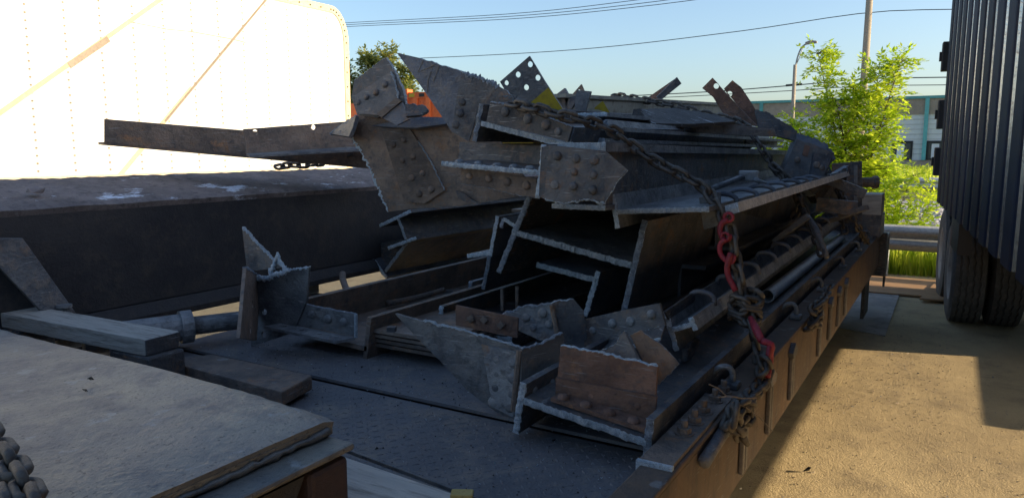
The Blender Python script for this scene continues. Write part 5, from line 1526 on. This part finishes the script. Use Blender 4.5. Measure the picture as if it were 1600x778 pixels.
mb = MB(); mb.tube(spline([A, A.lerp(B_, .5) + Vector((-.025, 0, 0)), B_], .02), .012, 8); mb.build('link_arm', 'redpaint', t, smooth=True)
# bar in the side socket and loose wires
A, B_ = at(1100, 722, X=XR + .02), at(1140, 660, X=XR + .02)
mb = MB(); mb.tube([A, B_], .020, 8); mb.build('side_bar', 'dark', label='round bar wedged along the trailer side below the chain tangle', cat='steel bar', smooth=True)
for (lb, pts) in (('thin bent wire sticking out from the chain tangle over the yard', [(1145, 628), (1165, 636), (1185, 650), (1208, 674)]), ('thin wire looped round the chain tangle', [(1122, 620), (1140, 618), (1160, 622), (1182, 621)]), ('thin wire running from the hoop to the tangle', [(1108, 600), (1122, 606), (1135, 618), (1145, 620)])):
    mb = MB(); mb.tube([at(*q, X=XR + .055 + .02 * i) for i, q in enumerate(pts)], .0020, 5); mb.build('thin_wire', 'brown', label=lb, cat='wire')
# second chain
chain('binder_chain', 'second chain crossing the pile top and hanging down its far right flank',
      pp([(958, 149, 5.2), (985, 153, 5.15), (1020, 159, 5.1), (1060, 166, 5.1), (1100, 178, 5.1), (1140, 186, 5.1), (1163, 194, 5.05), (1178, 214, 5.05), (1195, 240, 5.0), (1212, 265, 5.0), (1230, 288, 5.0), (1246, 308, 5.0), (1250, 322, 5.0), (1240, 340, 5.0), (1236, 352, 5.0)]))
chain('binder_chain', 'doubled length of chain lying beside the second chain at the far flank',
      pp([(1205, 258, 4.98), (1222, 270, 4.97), (1238, 290, 4.97), (1250, 312, 4.96), (1262, 340, 4.9), (1272, 366, 4.85), (1285, 400, 4.7)]))
t = thing('lever_bar', 'dark lever bar of the second chain leaning over the hooped channel', 'binder', at(1290, 405, Y=4.7))
mb = MB(); mb.tube([at(1250, 322, Y=4.95), at(1275, 360, Y=4.85), at(1292, 402, Y=4.7)], [.018, .022, .016], 8); mb.build('bar', 'dark', t, smooth=True)
mb = MB(); mb.tube([at(1215, 358, Y=4.9), at(1262, 338, Y=4.9)], .022, 6); mb.build('jaw', 'dark', t)
chain('binder_chain', 'chain hanging on the trailer side between the stake pockets', [at(1297, 447, X=XR + .03), at(1288, 466, X=XR + .03), at(1276, 482, X=XR + .035), at(1272, 500, X=XR + .03), at(1260, 520, X=XR + .03)])
chain('binder_chain', 'bunched chain caught in a stake pocket on the trailer side', [at(1283, 474, X=XR + .06), at(1268, 486, X=XR + .05), at(1280, 492, X=XR + .06), at(1270, 504, X=XR + .06), at(1279, 506, X=XR + .05)])
chain('binder_chain', 'third chain slanting down at the far right corner of the pile',
      pp([(1290, 262, 6.4), (1306, 290, 6.3), (1318, 312, 6.2), (1330, 335, 6.1), (1345, 362, 6.2), (1357, 382, 6.6)]))
chain('binder_chain', 'chain crossing the third chain at the far right corner', pp([(1320, 265, 6.5), (1316, 290, 6.35), (1312, 318, 6.3), (1316, 345, 6.2), (1322, 370, 6.1)]))
chain('binder_chain', 'thin chain running down to the rear step of the flatbed', pp([(1349, 305, 8.1), (1356, 318, 8.2), (1362, 332, 8.3)]), me=LINK_S, pitch=.034)
# chain lying on the left girder
chain('girder_chain', 'chain lying on the left girder and rising to the pile', [at(432, 262, X=-3.75), at(450, 258, X=-3.75), at(475, 258, X=-3.7), at(500, 255, X=-3.6), at(530, 248, X=-3.4), at(558, 238, X=-3.25)], group=None)
# coarse chain in the foreground corner
BIG = link_mesh(.085, .056, .0095, 'chain', 18, 8)
chain('foreground_chain', 'coarse chain lying on the foreground plate in the bottom left corner',
      [at(-40, 640, Z=1.17), at(-10, 690, Z=1.155), at(12, 715, Z=1.15), at(30, 745, Z=1.145), at(48, 775, Z=1.14), at(60, 810, Z=1.14)], group=None, me=BIG, pitch=.05)
chain('foreground_chain', 'second coarse chain strand at the left edge of the foreground plate',
      [at(-50, 700, Z=1.14), at(-14, 735, Z=1.13), at(8, 770, Z=1.13), at(20, 810, Z=1.13)], group=None, me=BIG, pitch=.05)
